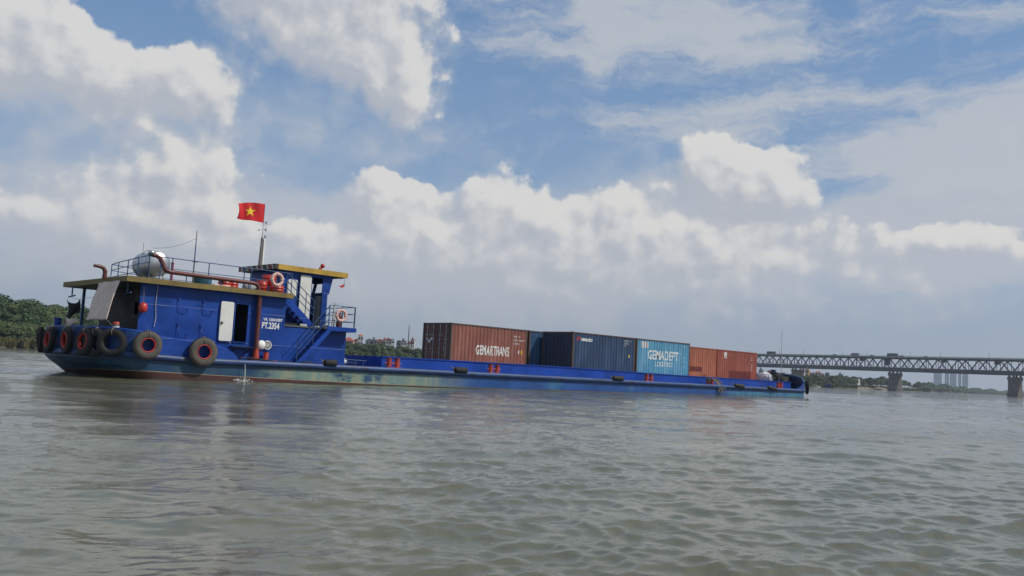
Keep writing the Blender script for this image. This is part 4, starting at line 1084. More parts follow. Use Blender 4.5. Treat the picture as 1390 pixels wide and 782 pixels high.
    sc = noise(nt, P, 1.3, 6, .62, sx=(1.0, 1.5, 1)); fi = noise(nt, P, 9., 5, .6, sx=(1.0, 1.6, 1))
    gust = mapr(nt, noise(nt, P, .06, 3, .6), .35, .65, .45, 1.2)
    hgt = math_(nt, 'ADD', math_(nt, 'MULTIPLY', sc, 1.0), math_(nt, 'MULTIPLY', fi, .22))
    bp = N(nt, 'ShaderNodeBump'); bp.inputs['Distance'].default_value = .055; ra = N(nt, 'ShaderNodeAttribute', attribute_name='ruffle'); nt.links.new(math_(nt, 'MULTIPLY', gust, math_(nt, 'MULTIPLY', ra.outputs['Fac'], .8)), bp.inputs['Strength'])
    nt.links.new(hgt, bp.inputs['Height']); nt.links.new(bp.outputs[0], b.inputs['Normal'])
    me.materials.append(m)
    o = bpy.data.objects.new('river_water', me); col.objects.link(o); o['kind'] = 'structure'
make_water()
mb = MB(); mb.box((-9000,-9000,-6.2),(9000,9000,-6)); m = simple('river bed mud', (.08,.07,.05), .9); tag(mb.build('river_bed', m, None), None, None, None, 'structure')

# ------------------------------------------------------------------ far bank
BANK = [(-320, 210), (-160, 250), (0, 300), (60, 318), (130, 345), (250, 400), (400, 450), (520, 480), (700, 540), (850, 590), (1000, 620), (1100, 655), (1150, 740), (1200, 905), (1240, 1100), (1290, 1500), (1340, 2100), (1390, 2700), (1440, 3300), (1560, 3900)]
bx = [p[0] for p in BANK]; bd = [p[1] for p in BANK]
def shore(px): return float(np.interp(px, bx, bd))
mb = MB(); PXS = list(np.concatenate([np.arange(-320, 1250, 6), np.arange(1250, 1561, 4)]))
rows = [(-14, -2.2), (-2, -.35), (0, .05), (2.5, .9), (7, 1.7), (16, 2.6), (40, 3.6), (120, 4.5), (400, 5), (1400, 6)]
rnd = random.Random(2)
vs = []
for px in PXS:
    d0 = shore(px) + 3*math.sin(px*.11) + 2*math.sin(px*.37)
    for dd, z in rows:
        zz = z + (.35*math.sin(px*.5+dd)*(1 if dd > 0 else 0)) + (rnd.uniform(-.15, .15) if dd > 0 else 0)
        p = ground(px, d0+dd, zz); vs.append(p)
nr = len(rows)
mb.add(vs, [(i*nr+j, (i+1)*nr+j, (i+1)*nr+j+1, i*nr+j+1) for i in range(len(PXS)-1) for j in range(nr-1)], 0, True)
def bank_mat():
    m, nt, b = new_mat('grassy river bank')
    geo = N(nt, 'ShaderNodeNewGeometry'); P = geo.outputs['Position']
    sp = N(nt, 'ShaderNodeSeparateXYZ'); nt.links.new(P, sp.inputs[0])
    n1 = noise(nt, P, .09, 6, .65); n2 = noise(nt, P, .6, 5, .6)
    g = mixc(nt, mapr(nt, n1, .35, .65), (.035, .055, .020), (.11, .105, .04))
    g = mixc(nt, mapr(nt, n2, .45, .7, 0, .6), g, (.16, .13, .065))
    g = mixc(nt, mapr(nt, math_(nt, 'ADD', sp.outputs[2], math_(nt, 'MULTIPLY', n2, .8)), .7, 1.3, 1, 0), g, (.15, .12, .08))
    nt.links.new(g, b.inputs['Base Color']); b.inputs['Roughness'].default_value = .9
    return m
tag(mb.build('river_bank', bank_mat(), None), None, None, None, 'structure')
# sandy slip on the right bank
mb = MB(); rnd = random.Random(8)
for k in range(26):
    px = rnd.uniform(1160, 1203); c = ground(px, shore(px)-3+rnd.uniform(-3, 10), 0)
    w = rnd.uniform(3, 9); h = rnd.uniform(.8, 2.8); n_ = 9
    vs = [(c.x, c.y, h)]+[(c.x+w*math.cos(2*PI*i/n_)*rnd.uniform(.7,1.2), c.y+w*math.sin(2*PI*i/n_)*rnd.uniform(.7,1.2), h*.55*rnd.uniform(.5,1)) for i in range(n_)]+[(c.x+1.5*w*math.cos(2*PI*i/n_), c.y+1.5*w*math.sin(2*PI*i/n_), -.5) for i in range(n_)]
    fs = [(0, 1+i, 1+(i+1) % n_) for i in range(n_)] + [(1+i, 1+n_+i, 1+n_+(i+1) % n_, 1+(i+1) % n_) for i in range(n_)]
    mb.add(vs, fs)
m, nt, b = new_mat('eroded pale sand'); geo = N(nt, 'ShaderNodeNewGeometry')
nt.links.new(mixc(nt, mapr(nt, noise(nt, geo.outputs['Position'], .3, 6, .7), .4, .6), (.13,.10,.06), (.24, .19, .125)), b.inputs['Base Color'])
tag(mb.build('sand_bank', m, None), None, None, None, 'structure')

# trees: trunk and limbs plus a crown of small leaf faces
def leaf_cloud(rng, lumps, nper, size):
    V = []; n_ = 0
    for (cx, cy, cz, rx, ry, rz, wgt) in lumps:
        n_ = int(nper*wgt)
        d = rng.normal(size=(n_, 3)); d /= np.linalg.norm(d, axis=1)[:, None]
        rr = rng.uniform(.55, 1.04, n_)**.6
        d[:, 2] = np.where(d[:, 2] < -.3, -d[:, 2]*.5, d[:, 2]); c = np.array([cx, cy, cz]) + d*rr[:, None]*np.array([rx, ry, rz])
        nrm = d + rng.normal(scale=.55, size=(n_, 3)); nrm[:, 2] += .35; nrm /= np.linalg.norm(nrm, axis=1)[:, None]
        a = np.cross(nrm, rng.normal(size=(n_, 3))); a /= np.linalg.norm(a, axis=1)[:, None]; b = np.cross(nrm, a)
        s = size*rng.uniform(.6, 1.3, n_)[:, None]
        V.append(np.stack([c-a*s-b*s*.6, c+a*s-b*s*.6, c+a*s*.8+b*s*.7, c-a*s*.8+b*s*.7], 1))
    return np.concatenate(V).reshape(-1, 3)
def quads_obj(name, V, mat, parent=None, extra=None):
    nq = len(V)//4
    me = bpy.data.meshes.new(name); me.vertices.add(len(V)); me.vertices.foreach_set('co', V.ravel().astype(np.float32))
    me.loops.add(nq*4); me.loops.foreach_set('vertex_index', np.arange(nq*4, dtype=np.int32))
    me.polygons.add(nq); me.polygons.foreach_set('loop_start', np.arange(nq, dtype=np.int32)*4); me.polygons.foreach_set('loop_total', np.full(nq, 4, np.int32))
    me.update(calc_edges=True); me.materials.append(mat)
    o = bpy.data.objects.new(name, me); col.objects.link(o)
    if parent: o.parent = parent
    return o
LEAF = leaf_mat('broadleaf foliage', (.024, .052, .018), (.052, .092, .030), (.075, .108, .038))
LEAF2 = leaf_mat('pale foliage', (.040, .072, .022), (.090, .130, .042), (.11, .13, .05))
BARK = simple('bark', (.09, .07, .05), .9)
REED = leaf_mat('dry reeds', (.085, .08, .032), (.15, .125, .06), (.06, .08, .025), .8)
protos = []
def make_proto(seed, Ht, W, mat, nl=16):
    rng = np.random.default_rng(seed); rnd = random.Random(seed)
    t = thing('riverside_tree', 'x', 'tree', (0, 0, -50))
    mb = MB(); th = Ht*.42
    mb.tube([(0,0,-.5),(rnd.uniform(-.2,.2),rnd.uniform(-.2,.2),th*.5),(rnd.uniform(-.4,.4),rnd.uniform(-.4,.4),th)], [.035*Ht*.9, .026*Ht*.9, .016*Ht], 8)
    lumps = []
    for k in range(nl):
        a = rnd.uniform(0, 2*PI); q = rnd.random(); rad_ = W/2*rnd.uniform(.1, .78)*(1-.45*q); z = Ht*(.34+.56*q)
        r = W*rnd.uniform(.15, .27)
        c = (rad_*math.cos(a), rad_*math.sin(a), z)
        lumps.append((*c, r, r, r*rnd.uniform(.62, .85), r*r))
        mb.tube([(0, 0, th*.7), (c[0]*.5, c[1]*.5, (th*.7+z)/2+.3), c], [.012*Ht, .008*Ht, .004*Ht], 5)
    mb.build('trunk', BARK, t, local=True)
    tot = sum(l[6] for l in lumps); lumps = [(*l[:6], l[6]/tot) for l in lumps]
    V = leaf_cloud(rng, lumps, 5200, .20+.008*Ht)
    quads_obj('crown', V, mat, t)
    return t
for sd, Ht, W, mt in ((1, 12, 11, LEAF), (2, 13, 9, LEAF), (3, 10, 10, LEAF2), (4, 11, 12, LEAF), (5, 8, 8.5, LEAF2)): protos.append(make_proto(sd, Ht, W, mt))
used = set()
def plant(px, dist, h, group, label, kind=None, wf=1.):
    k = random.randrange(5) if kind is None else kind
    wf *= 1.1; H0 = (12, 13, 10, 11, 8)[k]; s = h/H0
    loc = ground(px, dist, 2.2 if dist-shore(px) < 20 else 3.4)
    rz = random.uniform(0, 2*PI)
    if k not in used:
        used.add(k); o = protos[k]; o.location = loc; o.rotation_euler = (0,0,rz)
    else: o = dup(protos[k], loc, (0,0,rz))
    o.scale = (s*random.uniform(.95,1.2)*wf, s*random.uniform(.95,1.2)*wf, s)
    o['label'] = label; o['group'] = group
    return o
random.seed(21)
gl = 'trees of the dense wood on the left bank'; ll = 'dark green broadleaf tree in the dense wood on the left bank behind the stern'
top = lambda px: 11.5+.8*math.sin(px*.07)+.7*math.sin(px*.19+1)
for px in np.arange(-45, 215, 8): plant(px+random.uniform(-3,3), shore(px)+34+random.uniform(-3,5), top(px)+random.uniform(-.8,.8), gl, ll, 3)
for px in np.arange(-45, 215, 9.5): plant(px+random.uniform(-3,3), shore(px)+26+random.uniform(-3,5), top(px)+random.uniform(-1.2,.8), gl, ll)
for px in np.arange(-45, 215, 9): plant(px+random.uniform(-3,3), shore(px)+14+random.uniform(-3,3), 8+random.uniform(-1.5,1), gl, ll)
for px in np.arange(-45, 66, 6.5): plant(px+random.uniform(-3,3), shore(px)+9+random.uniform(-1,2), 5.2+random.uniform(-1.,.8), gl, ll, 4)
for px in np.arange(62, 215, 9): plant(px+random.uniform(-3,3), shore(px)+5+random.uniform(-1,1), 4.8+random.uniform(-1.,1), gl, ll, 4)
gc = 'trees between the cabin and the first container'; lc = 'bushy green tree below the red roofed houses, between the cabin and the brown container'
for px in np.arange(455, 600, 9): plant(px+random.uniform(-3,3), shore(px)+9+random.uniform(-2,4), 8.5+.9*math.sin(px*.1)+random.uniform(-.8,.8), gc, lc)
for px in np.arange(455, 600, 6.5): plant(px+random.uniform(-3,3), shore(px)+20+random.uniform(-3,5), 7.6+random.uniform(-1,.6), gc, lc, 3)
for px in np.arange(455, 600, 11): plant(px+random.uniform(-3,3), shore(px)+3, 5.2+random.uniform(-1,1), gc, lc, 4)
gr_ = 'trees on the right bank below the bridge'; lr = 'small green tree on the sloping right bank between the bow and the bridge pier'
for px in np.arange(1015, 1205, 7): plant(px+random.uniform(-2,2), shore(px)+14+random.uniform(-4,6), np.interp(px, [1015,1100,1130,1160,1205], [6.0,5.4,5.8,6.0,7.2])+random.uniform(-1.2,1.2), gr_, lr, random.choice((0,2,2,4)))
for px in np.arange(1040, 1200, 5): plant(px+random.uniform(-2,2), shore(px)+26+random.uniform(-4,6), np.interp(px, [1040,1130,1200], [5.4,5.6,7.2])+random.uniform(-1.2,.6), gr_, lr)
for px in np.arange(1015, 1165, 6): plant(px+random.uniform(-2,2), shore(px)+5+random.uniform(-3,5), 4.4+random.uniform(-1,1), gr_, lr, 2 if random.random() < .5 else 4)
for px in np.arange(1200, 1262, 5): plant(px+random.uniform(-2,2), shore(px)+16+random.uniform(-4,6), np.interp(px, [1200,1262], [8.5,8])+random.uniform(-1.5,1.5), 'trees right of the middle pier', 'small hazy tree on the low bank just right of the middle bridge pier')
for p_ in protos:
    if p_.location.z < -40: bpy.data.objects.remove(p_)
# treeline behind the containers and the far hazy woodland
rng = np.random.default_rng(77); lumps = []
for px in np.arange(215, 455, 3): 
    p = ground(px, shore(px)+12+rng.uniform(-5, 8), 2.5+rng.uniform(1, 6)); lumps.append((p.x, p.y, p.z, 4, 4, 3.2, 1/300))
for px in np.arange(600, 1015, 3):
    p = ground(px, shore(px)+12+rng.uniform(-5, 8), 2.5+rng.uniform(1, 6)); lumps.append((p.x, p.y, p.z, 4, 4, 3.2, 1/300))
o = quads_obj('riverside_woodland', leaf_cloud(rng, lumps, 60000, .5), LEAF)
tag(o, 'low dark woodland along the bank hidden behind the barge', 'woodland', None, 'stuff')
V_ = leaf_cloud(rng, [(*ground(px, shore(px)+11+rng.uniform(-3, 22), 1.6+rng.uniform(.3, 3.4)), 3.2, 3.2, 2.2, 1/300) for px in np.arange(-70, 216, 1.1)], 70000, .30)
tag(quads_obj('undergrowth', V_, LEAF), 'dense dark green undergrowth below the trees of the left bank', 'undergrowth', None, 'stuff')
lumps = []
for px in np.arange(1252, 1560, .7):
    d = shore(px)+rng.uniform(5, 60)
    hh = rng.uniform(3, 11)*(.8+.2*math.sin(px*.3))+d*.0008
    p = ground(px, d, 2+hh*.45); lumps.append((p.x, p.y, p.z, 6+d*.002, 6+d*.002, hh*.55, 1/440))
o = quads_obj('distant_woodland', leaf_cloud(rng, lumps, 90000, 1.0), LEAF)
tag(o, 'distant hazy woodland along the far right bank under the bridge', 'woodland', None, 'stuff')
# ochre reeds at the left waterline, scrub at the right waterline
def reeds(name, pxs, dd, hr, label, mat, width=.22):
    V = []
    for px in pxs:
        d = shore(px)+rng.uniform(*dd)+ 3*math.sin(px*.11) + 2*math.sin(px*.37); h = rng.uniform(*hr); c = ground(px, d, .3)
        a = rng.uniform(0, PI); w = rng.uniform(.5, 1.5)*width; lx, ly = rng.normal(0, .3, 2)
        u = np.array([math.cos(a)*w, math.sin(a)*w, 0]); c = np.array(c); t_ = c+np.array([lx, ly, h])
        V.append([c-u, c+u, t_+u*.3, t_-u*.3])
    o = quads_obj(name, np.array(V).reshape(-1, 3), mat); tag(o, label, 'reeds' if 'reed' in name else 'scrub', None, 'stuff')
reeds('dry_reeds', rng.uniform(-60, 75, 9000), (-.5, 7), (.8, 2.9), 'ochre dry reeds and grass along the left waterline', REED)
reeds('shore_scrub', rng.uniform(1040, 1260, 9000), (-.5, 16), (.8, 2.8), 'low green scrub along the right waterline', LEAF2, .6)

# ------------------------------------------------------------------ houses on the bank
WALLS = {'white': paint('white render wall', (.55,.54,.50), .8, .1, .3, 0, .3), 'grey': paint('grey render wall', (.26,.27,.27), .8, .15, .4, 0, .3), 'pink': paint('pink render wall', (.50,.33,.27), .8, .1, .3, 0, .3), 'yellow': paint('yellow render wall', (.60,.40,.13), .8, .1, .2, 0, .3), 'blue': paint('pale blue wall', (.34,.40,.45), .8, .1, .3, 0, .3)}
ROOFS = {'red': paint('red tiled roof', (.36,.07,.045), .8, .2, .3, 0, .4), 'orange': paint('orange tiled roof', (.48,.14,.07), .8, .2, .2, 0, .4), 'grey': paint('grey sheet roof', (.20,.21,.22), .7, .2, .3, 0, .4), 'dark': paint('dark sheet roof', (.06,.065,.075), .7, .2, .3, 0, .4), 'mauve': paint('dull red sheet roof', (.17,.045,.055), .7, .2, .3, 0, .4)}
def house(px, ytop, wpx, dist, wall, roof, style, label, roof_h=.3):
    top_ = far(px, ytop, dist); W = wpx*dist/1160.; D = W*.9; hgt = top_.z - 3.; 
    v = Vector((top_.x, top_.y, 0)).normalized(); rz = math.atan2(v.y, v.x) - PI/2 + random.uniform(-.25, .25)
    t = thing('house', label, 'house', (top_.x, top_.y, 3.), rz, 'houses on the far bank')
    rh = min(hgt*.6, W*roof_h*1.2); wz = hgt - rh
    if style == 'flat': rh = .5; wz = hgt-.5
    mb = MB(); mb.box((-W/2, -D/2, 0), (W/2, D/2, wz)); wl = mb.build('wall', WALLS[wall], t, local=True)
    mb = MB(); e = W*.07
    if style == 'gable': mb.prism([(-W/2-e, wz), (W/2+e, wz), (W/2*.15, wz+rh), (-W/2*.15, wz+rh)], -D/2-e, D/2+e)
    elif style == 'hip': mb.hexa([(-W/2-e,-D/2-e,wz),(W/2+e,-D/2-e,wz),(W/2+e,D/2+e,wz),(-W/2-e,D/2+e,wz)], [(-W*.12,-.2,wz+rh),(W*.12,-.2,wz+rh),(W*.12,.2,wz+rh),(-W*.12,.2,wz+rh)])
    elif style == 'dome': mb.lathe((0,0,wz), (0,0,1), [(0,W*.5),(rh*.3,W*.48),(rh*.6,W*.34),(rh*.85,W*.12),(rh,.05)], 16)
    else: mb.box((-W/2-e,-D/2-e,wz),(W/2+e,D/2+e,wz+rh)); mb.box((-W*.25, -D*.2, wz+rh), (W*.1, D*.2, wz+rh+1.4))
    mb.build('roof', ROOFS[roof], t, local=True)
    nfl = max(1, int(wz/3.2)); nw = max(2, int(W/2.6))
    for f_ in range(nfl):
        zz = wz - (f_+1)*3.1 + .9
        if f_ > 2: break
        for i in range(nw):
            x = -W/2 + W*(i+.5)/nw; mb = MB(); mb.box((x-.5, -D/2-.05, zz), (x+.5, -D/2+.02, zz+1.4)); mb.build('window', M['glass'], wl, local=True)
    return t
random.seed(4)
H1 = [(474, 458, 13, 'pink', 'red', 'hip', 'red roofed house just right of the cabin, leftmost of the row'),
 (485, 460, 9, 'white', 'red', 'gable', 'low house with a dull red roof between the leftmost house and the domed one'),
 (490, 453.5, 7, 'white', 'orange', 'dome', 'white house topped by a pointed orange dome, tallest of the row'),
 (501, 459.5, 8, 'grey', 'grey', 'gable', 'grey house with a grey gable right of the domed house'),
 (508, 461, 8, 'grey', 'grey', 'flat', 'plain grey flat roofed block second right of the domed house'),
 (516, 460, 8, 'pink', 'orange', 'gable', 'pinkish house with an orange roof in the middle of the row'),
 (522, 461, 5, 'white', 'orange', 'flat', 'narrow white house tucked against the grey walled red roofed one'),
 (527, 459, 8, 'grey', 'mauve', 'gable', 'grey walled house with a dull red roof behind the trees'),
 (532.5, 459.5, 5, 'white', 'grey', 'gable', 'white gabled house with a small window right of the dull red roof'),
 (542, 462, 6, 'grey', 'dark', 'gable', 'grey house with a dark peaked roof left of the radio mast'),
 (548, 462.5, 7, 'white', 'dark', 'flat', 'white flat roofed house right below the radio mast'),
 (556, 466, 8, 'white', 'mauve', 'flat', 'wide white house with a dark red terrace right of the radio mast'),
 (560.5, 461, 5, 'white', 'red', 'flat', 'white tower block with a red box on top, rightmost before the brown container')]
for (px, yt, w, wa, ro, sty, lab) in H1: house(px, yt, w, 540+random.uniform(-12, 25), wa, ro, sty, lab)
H2 = [(1033, 501.5, 5, 'white', 'grey', 'flat', 'white block just right of the last container'),
 (1045, 502.8, 9, 'pink', 'orange', 'gable', 'low pink house with an orange roof left of the bow light pole'),
 (1096, 501, 4.4, 'yellow', 'grey', 'flat', 'slim yellow tower house above the bow'),
 (1099, 505.5, 4, 'white', 'orange', 'flat', 'small white house leaning against the yellow tower'),
 (1104, 505.5, 5, 'grey', 'mauve', 'hip', 'grey house with a dull red roof between the yellow tower and the orange roofed house'),
 (1110.5, 503.5, 7, 'white', 'orange', 'hip', 'white house with a bright orange red roof under the bridge'),
 (1116, 507, 5, 'pink', 'orange', 'gable', 'small pink house right of the bright orange roofed one'),
 (1123, 505.5, 5, 'grey', 'dark', 'gable', 'dark grey house standing alone left of the pale buildings'),
 (1141, 508, 6, 'blue', 'grey', 'flat', 'pale grey block among the trees on the right bank'),
 (1149, 510, 7, 'white', 'grey', 'gable', 'white house with a grey roof left of the long dark roofed hall'),
 (1160, 511, 11, 'white', 'dark', 'gable', 'long white hall with a dark roof at the right end of the village')]
for (px, yt, w, wa, ro, sty, lab) in H2: house(px, yt, w, shore(px)+35+random.uniform(-5, 8), wa, ro, sty, lab, .2)
rm = thing('radio_mast', 'thin grey radio mast rising behind the riverside houses', 'mast', ground(552, 560, 3.4))
tp = far(552, 443, 560).z - 3.4
mb = MB()
for a in range(3):
    c, s_ = .6*math.cos(a*2.09), .6*math.sin(a*2.09); mb.tube([(c, s_, 0), (c*.3, s_*.3, tp)], .10, 5)
for k in range(12):
    z = tp*k/12; q = .6*(1-.7*k/12)
    for a in range(3): mb.tube([(q*math.cos(a*2.09), q*math.sin(a*2.09), z), (q*.92*math.cos((a+1)*2.09), q*.92*math.sin((a+1)*2.09), z+tp/12)], .05, 4)
mb.build('lattice', M['bridge_steel'], rm, local=True)
mb = MB(); mb.tube([(0,0,tp), (0,0,tp+2)], .06, 5); mb.build('antenna', M['bridge_steel'], rm, local=True)

# ------------------------------------------------------------------ bridge
A = Vector((773.8, 203.1, 0)); C_ = Vector((802.3, 403.5, 0))
bdv = (C_-A)/2; SP = bdv.length; bdn = bdv.normalized(); bnr = Vector((-bdn.y, bdn.x, 0))  # away from the camera?
if bnr.x < 0: bnr = -bnr
br = thing('truss_bridge', 'long grey double deck steel truss bridge on concrete piers crossing the river', 'bridge', A)
def bp_(along, across, z): p = A + bdn*along + bnr*across; return (p.x, p.y, z)
Z0, Z1 = 17.2, 29.6
a0, a1 = -1.5*SP, 4.0*SP; PN = SP/6
WB = 13.
for across in (0, WB):
    mb = MB()
    k0 = int(math.floor(a0/PN)); k1 = int(math.ceil(a1/PN))
    mb.bar(bp_(a0, across, Z0+.7), bp_(a1, across, Z0+.7), .9, 1.4); mb.bar(bp_(a0, across, Z1-.6), bp_(a1, across, Z1-.6), .9, 1.1)
    for k in range(k0, k1):
        s0 = k*PN; sm_ = s0+PN/2; s1 = s0+PN
        mb.bar(bp_(s0, across, Z0+1), bp_(sm_, across, Z1-.9), .8); mb.bar(bp_(sm_, across, Z1-.9), bp_(s1, across, Z0+1), .8)
        mb.bar(bp_(sm_, across, Z0+1), bp_(sm_, across, Z1-.9), .38); mb.bar(bp_(s0, across, Z0+1), bp_(s0, across, Z1-.9), .38)
        for q in (.25, .75): mb.bar(bp_(s0+PN*q, across, Z0+1), bp_(s0+PN*q, across, (Z0+Z1)/2), .32)
    mb.build('truss', M['bridge_steel'], br)
mb = MB()
mb.bar(bp_(a0, WB/2, Z0+2.6), bp_(a1, WB/2, Z0+2.6), WB-1.2, .8); 
for across in (-.9, WB+.9): mb.bar(bp_(a0, across, Z0+2.5), bp_(a1, across, Z0+2.5), 1.2, 1.9)
mb.build('lower_deck', M['bridge_steel'], br)
mb = MB(); mb.bar(bp_(a0, WB/2, Z1+.15), bp_(a1, WB/2, Z1+.15), WB+6.5, .7); mb.build('upper_deck', M['asphalt'], br)
for i, across in enumerate((-3.3, WB+3.3)):
    mb = MB(); mb.bar(bp_(a0, across, Z1+.35), bp_(a1, across, Z1+.35), .35, 1.3); mb.bar(bp_(a0, across, Z1+1.55), bp_(a1, across, Z1+1.55), .12, .12)
    for s in np.arange(a0, a1, 4.): mb.bar(bp_(s, across, Z1+.9), bp_(s, across, Z1+1.55), .14)
    mb.build('parapet', M['bridge_pale'], br)
mb = MB()
for s in np.arange(a0, a1, PN/2):
    mb.bar(bp_(s, 0, Z1-.4), bp_(s, WB, Z1-.4), .5); mb.bar(bp_(s, 0, Z0+1.6), bp_(s, WB, Z0+1.6), .5)
mb.build('cross_beams', M['bridge_steel'], br)
for k in range(-1, 4):
    s = k*SP
    def ring(lx, ly, z):   # stadium plan, long across the bridge
        pts = []
        for i in range(16):
            a = 2*PI*i/16; c, sn = math.cos(a), math.sin(a)
            pts.append(bp_(s+lx*c, WB/2+(ly-lx)*(1 if sn > 0 else -1)+lx*sn, z))
        return pts
    mb = MB()
    prof = [(3.9, 9.0, -3), (3.9, 9.0, 2.6), (3.3, 8.2, 3.0), (3.1, 8.0, 12.8), (3.6, 8.7, 13.3), (3.7, 8.8, 14.6), (3.7, 8.8, 15.7)]
    rg = [ring(*p) for p in prof]
    for r_a, r_b in zip(rg, rg[1:]): mb.add(r_a+r_b, [(i, (i+1) % 16, (i+1) % 16+16, i+16) for i in range(16)], 0, False)
    mb.add(rg[-1], [tuple(range(16))])
    pier = mb.build('pier', M['concrete'], br)
    mb = MB()
    for across in (0, WB):
        for q in (-1.6, 1.6): mb.hexa([bp_(s+q-.9, across-.8, 15.7), bp_(s+q+.9, across-.8, 15.7), bp_(s+q+.9, across+.8, 15.7), bp_(s+q-.9, across+.8, 15.7)], [bp_(s+q-.5, across-.5, Z0), bp_(s+q+.5, across-.5, Z0), bp_(s+q+.5, across+.5, Z0), bp_(s+q-.5, across+.5, Z0)])
    mb.build('bearing', M['bridge_steel'], pier)
for s, hh in ((.12*SP, 3.), (1.06*SP, 5.5), (.55*SP, 2.2), (1.30*SP, 2.5)):   # inspection cabins hung inside the truss
    mb = MB(); p, q = bp_(s-2.2, 2, Z1-1.2-hh), bp_(s+2.2, 5, Z1-1.2)
    mb.box(p, q); mb.build('inspection_cabin', M['bridge_steel'], br)
# where along the bridge a photo column falls
def along_at(px):
    v = direction(px, 500); # solve A + bdn*t = k*v
    m_ = Matrix(((bdn.x, -v.x), (bdn.y, -v.y))); sol = m_.inverted() @ Vector((-A.x, -A.y)); return sol[0]
lamp0 = None
brz = math.atan2(bdn.y, bdn.x)
for px in (1019, 1060, 1093, 1146, 1179, 1238, 1279, 1345, 1398):
    loc = bp_(along_at(px), -3.0, Z1+.5)
    if lamp0 is None:
        lamp0 = thing('street_lamp', 'thin grey street lamp standing along the upper deck parapet of the bridge', 'street lamp', loc, brz, 'street lamps on the bridge')
        mb = MB(); mb.tube([(0,0,0),(0,0,4.4),(0,-.5,4.8)], [.17,.11,.09], 6); mb.build('lamp_post', M['bridge_steel'], lamp0, local=True)
        mb = MB(); mb.hexa([(-.25,-1.4,4.75),(.25,-1.4,4.75),(.25,-.4,4.75),(-.25,-.4,4.75)], [(-.15,-1.3,4.95),(.15,-1.3,4.95),(.15,-.5,4.95),(-.15,-.5,4.95)]); mb.build('lamp_head', M['bridge_pale'], lamp0, local=True)
    else: dup(lamp0, loc)
carpaint = {k: simple(k+' car paint', c, .35) for k, c in {'dark': (.03,.035,.045), 'white': (.55,.56,.56), 'red': (.25,.04,.03), 'blue': (.04,.07,.13), 'grey': (.16,.17,.18)}.items()}
def vehicle(px, kind, colr, label):
    loc = bp_(along_at(px), 1.2, Z1+.5)
    t = thing({'bus': 'bus', 'truck': 'truck', 'car': 'car'}[kind], label, kind, loc, brz)
    L = {'bus': 9.5, 'truck': 7.5, 'car': 4.4}[kind]; Wd = 1.25 if kind != 'car' else .9
    if kind == 'bus': pr = [(-L/2,.4),(L/2,.4),(L/2,1.6),(L/2-.35,3.2),(-L/2+.1,3.2),(-L/2,2.9)]; gl_ = [(-L/2+.5,1.7),(L/2-.2,1.7),(L/2-.4,2.7),(-L/2+.5,2.7)]
    elif kind == 'truck': pr = [(-L/2,.6),(L/2,.5),(L/2,1.5),(L/2-.3,2.5),(L/2-1.7,2.5),(L/2-1.7,3.0),(-L/2,3.0)]; gl_ = [(L/2-1.5,1.5),(L/2-.15,1.5),(L/2-.35,2.3),(L/2-1.5,2.3)]
    else: pr = [(-L/2,.3),(L/2,.3),(L/2,.8),(L/2-1.1,.95),(L/2-1.7,1.5),(-L/2+.8,1.5),(-L/2+.1,1.0)]; gl_ = [(-L/2+.8,.98),(L/2-1.3,.98),(L/2-1.75,1.42),(-L/2+.95,1.42)]
    mb = MB(); mb.prism(pr, -Wd, Wd); mb.build('body', carpaint[colr], t, local=True)
    mb = MB(); mb.prism(gl_, -Wd-.02, Wd+.02); mb.build('window', M['glass'], t, local=True)
    for x in (-L/2+.22*L, L/2-.2*L):
        for y in (-Wd, Wd-.2):
            mb = MB(); mb.tube([(x, y, .42), (x, y+.2, .42)], .42, 14); mb.build('wheel', M['black'], t, local=True)
vehicle(1045.5, 'bus', 'dark', 'long dark bus on the upper deck, leftmost vehicle on the bridge')
vehicle(1131.5, 'car', 'dark', 'small dark car on the upper deck above the dark roofed grey house')
vehicle(1159.5, 'truck', 'grey', 'grey box truck on the upper deck left of the middle pier')
vehicle(1182, 'car', 'grey', 'small grey car on the upper deck between the box truck and the blue bus')
vehicle(1210.5, 'bus', 'blue', 'dark blue bus on the upper deck right above the middle pier')
vehicle(1222.5, 'car', 'red', 'reddish car following just right of the dark blue bus')
vehicle(1256, 'car', 'white', 'pale car on the upper deck above the hazy tower blocks')

# ------------------------------------------------------------------ far tower blocks
TW = paint('pale tower facade', (.30, .37, .43), .7, .06, .1, 0, .02); TG = paint('tower glazing', (.22, .29, .35), .3, .1, 0, 0, .02)
for px0, px1, z1, lab in ((1267.3, 1278.6, 68, 'broad hazy bluish tower block, leftmost of the far group under the bridge'), (1282.4, 1288.2, 69, 'hazy tower block second from left of the far group'), (1289.2, 1298.4, 70, 'wide pale tower block in the middle of the far group'), (1300.6, 1304.8, 68, 'narrow dark hazy tower between the wide pale one and the rightmost'), (1306.2, 1314.2, 67, 'palest hazy tower block, rightmost of the far group')):
    d = 3200; p0 = ground(px0, d, 5); p1 = ground(px1, d, 5); W = (p1-p0).length; c = (p0+p1)/2
    rz = math.atan2(p1.y-p0.y, p1.x-p0.x)
    t = thing('tower_block', lab, 'tower', c, rz, 'far tower blocks')
    mb = MB(); mb.box((-W/2, 0, -4), (W/2, 22, z1)); mb.build('facade', TW, t, local=True)
    nb = max(2, int(W/5))
    for i in range(nb):
        x = -W/2 + W*(i+.5)/nb; mb = MB(); mb.box((x-W/nb*.27, -.25, 4), (x+W/nb*.27, .05, z1-3)); mb.build('window_column', TG, t, local=True)
    mb = MB(); mb.box((-W*.2, 6, z1), (W*.2, 14, z1+3)); mb.build('roof_plant', TW, t, local=True)

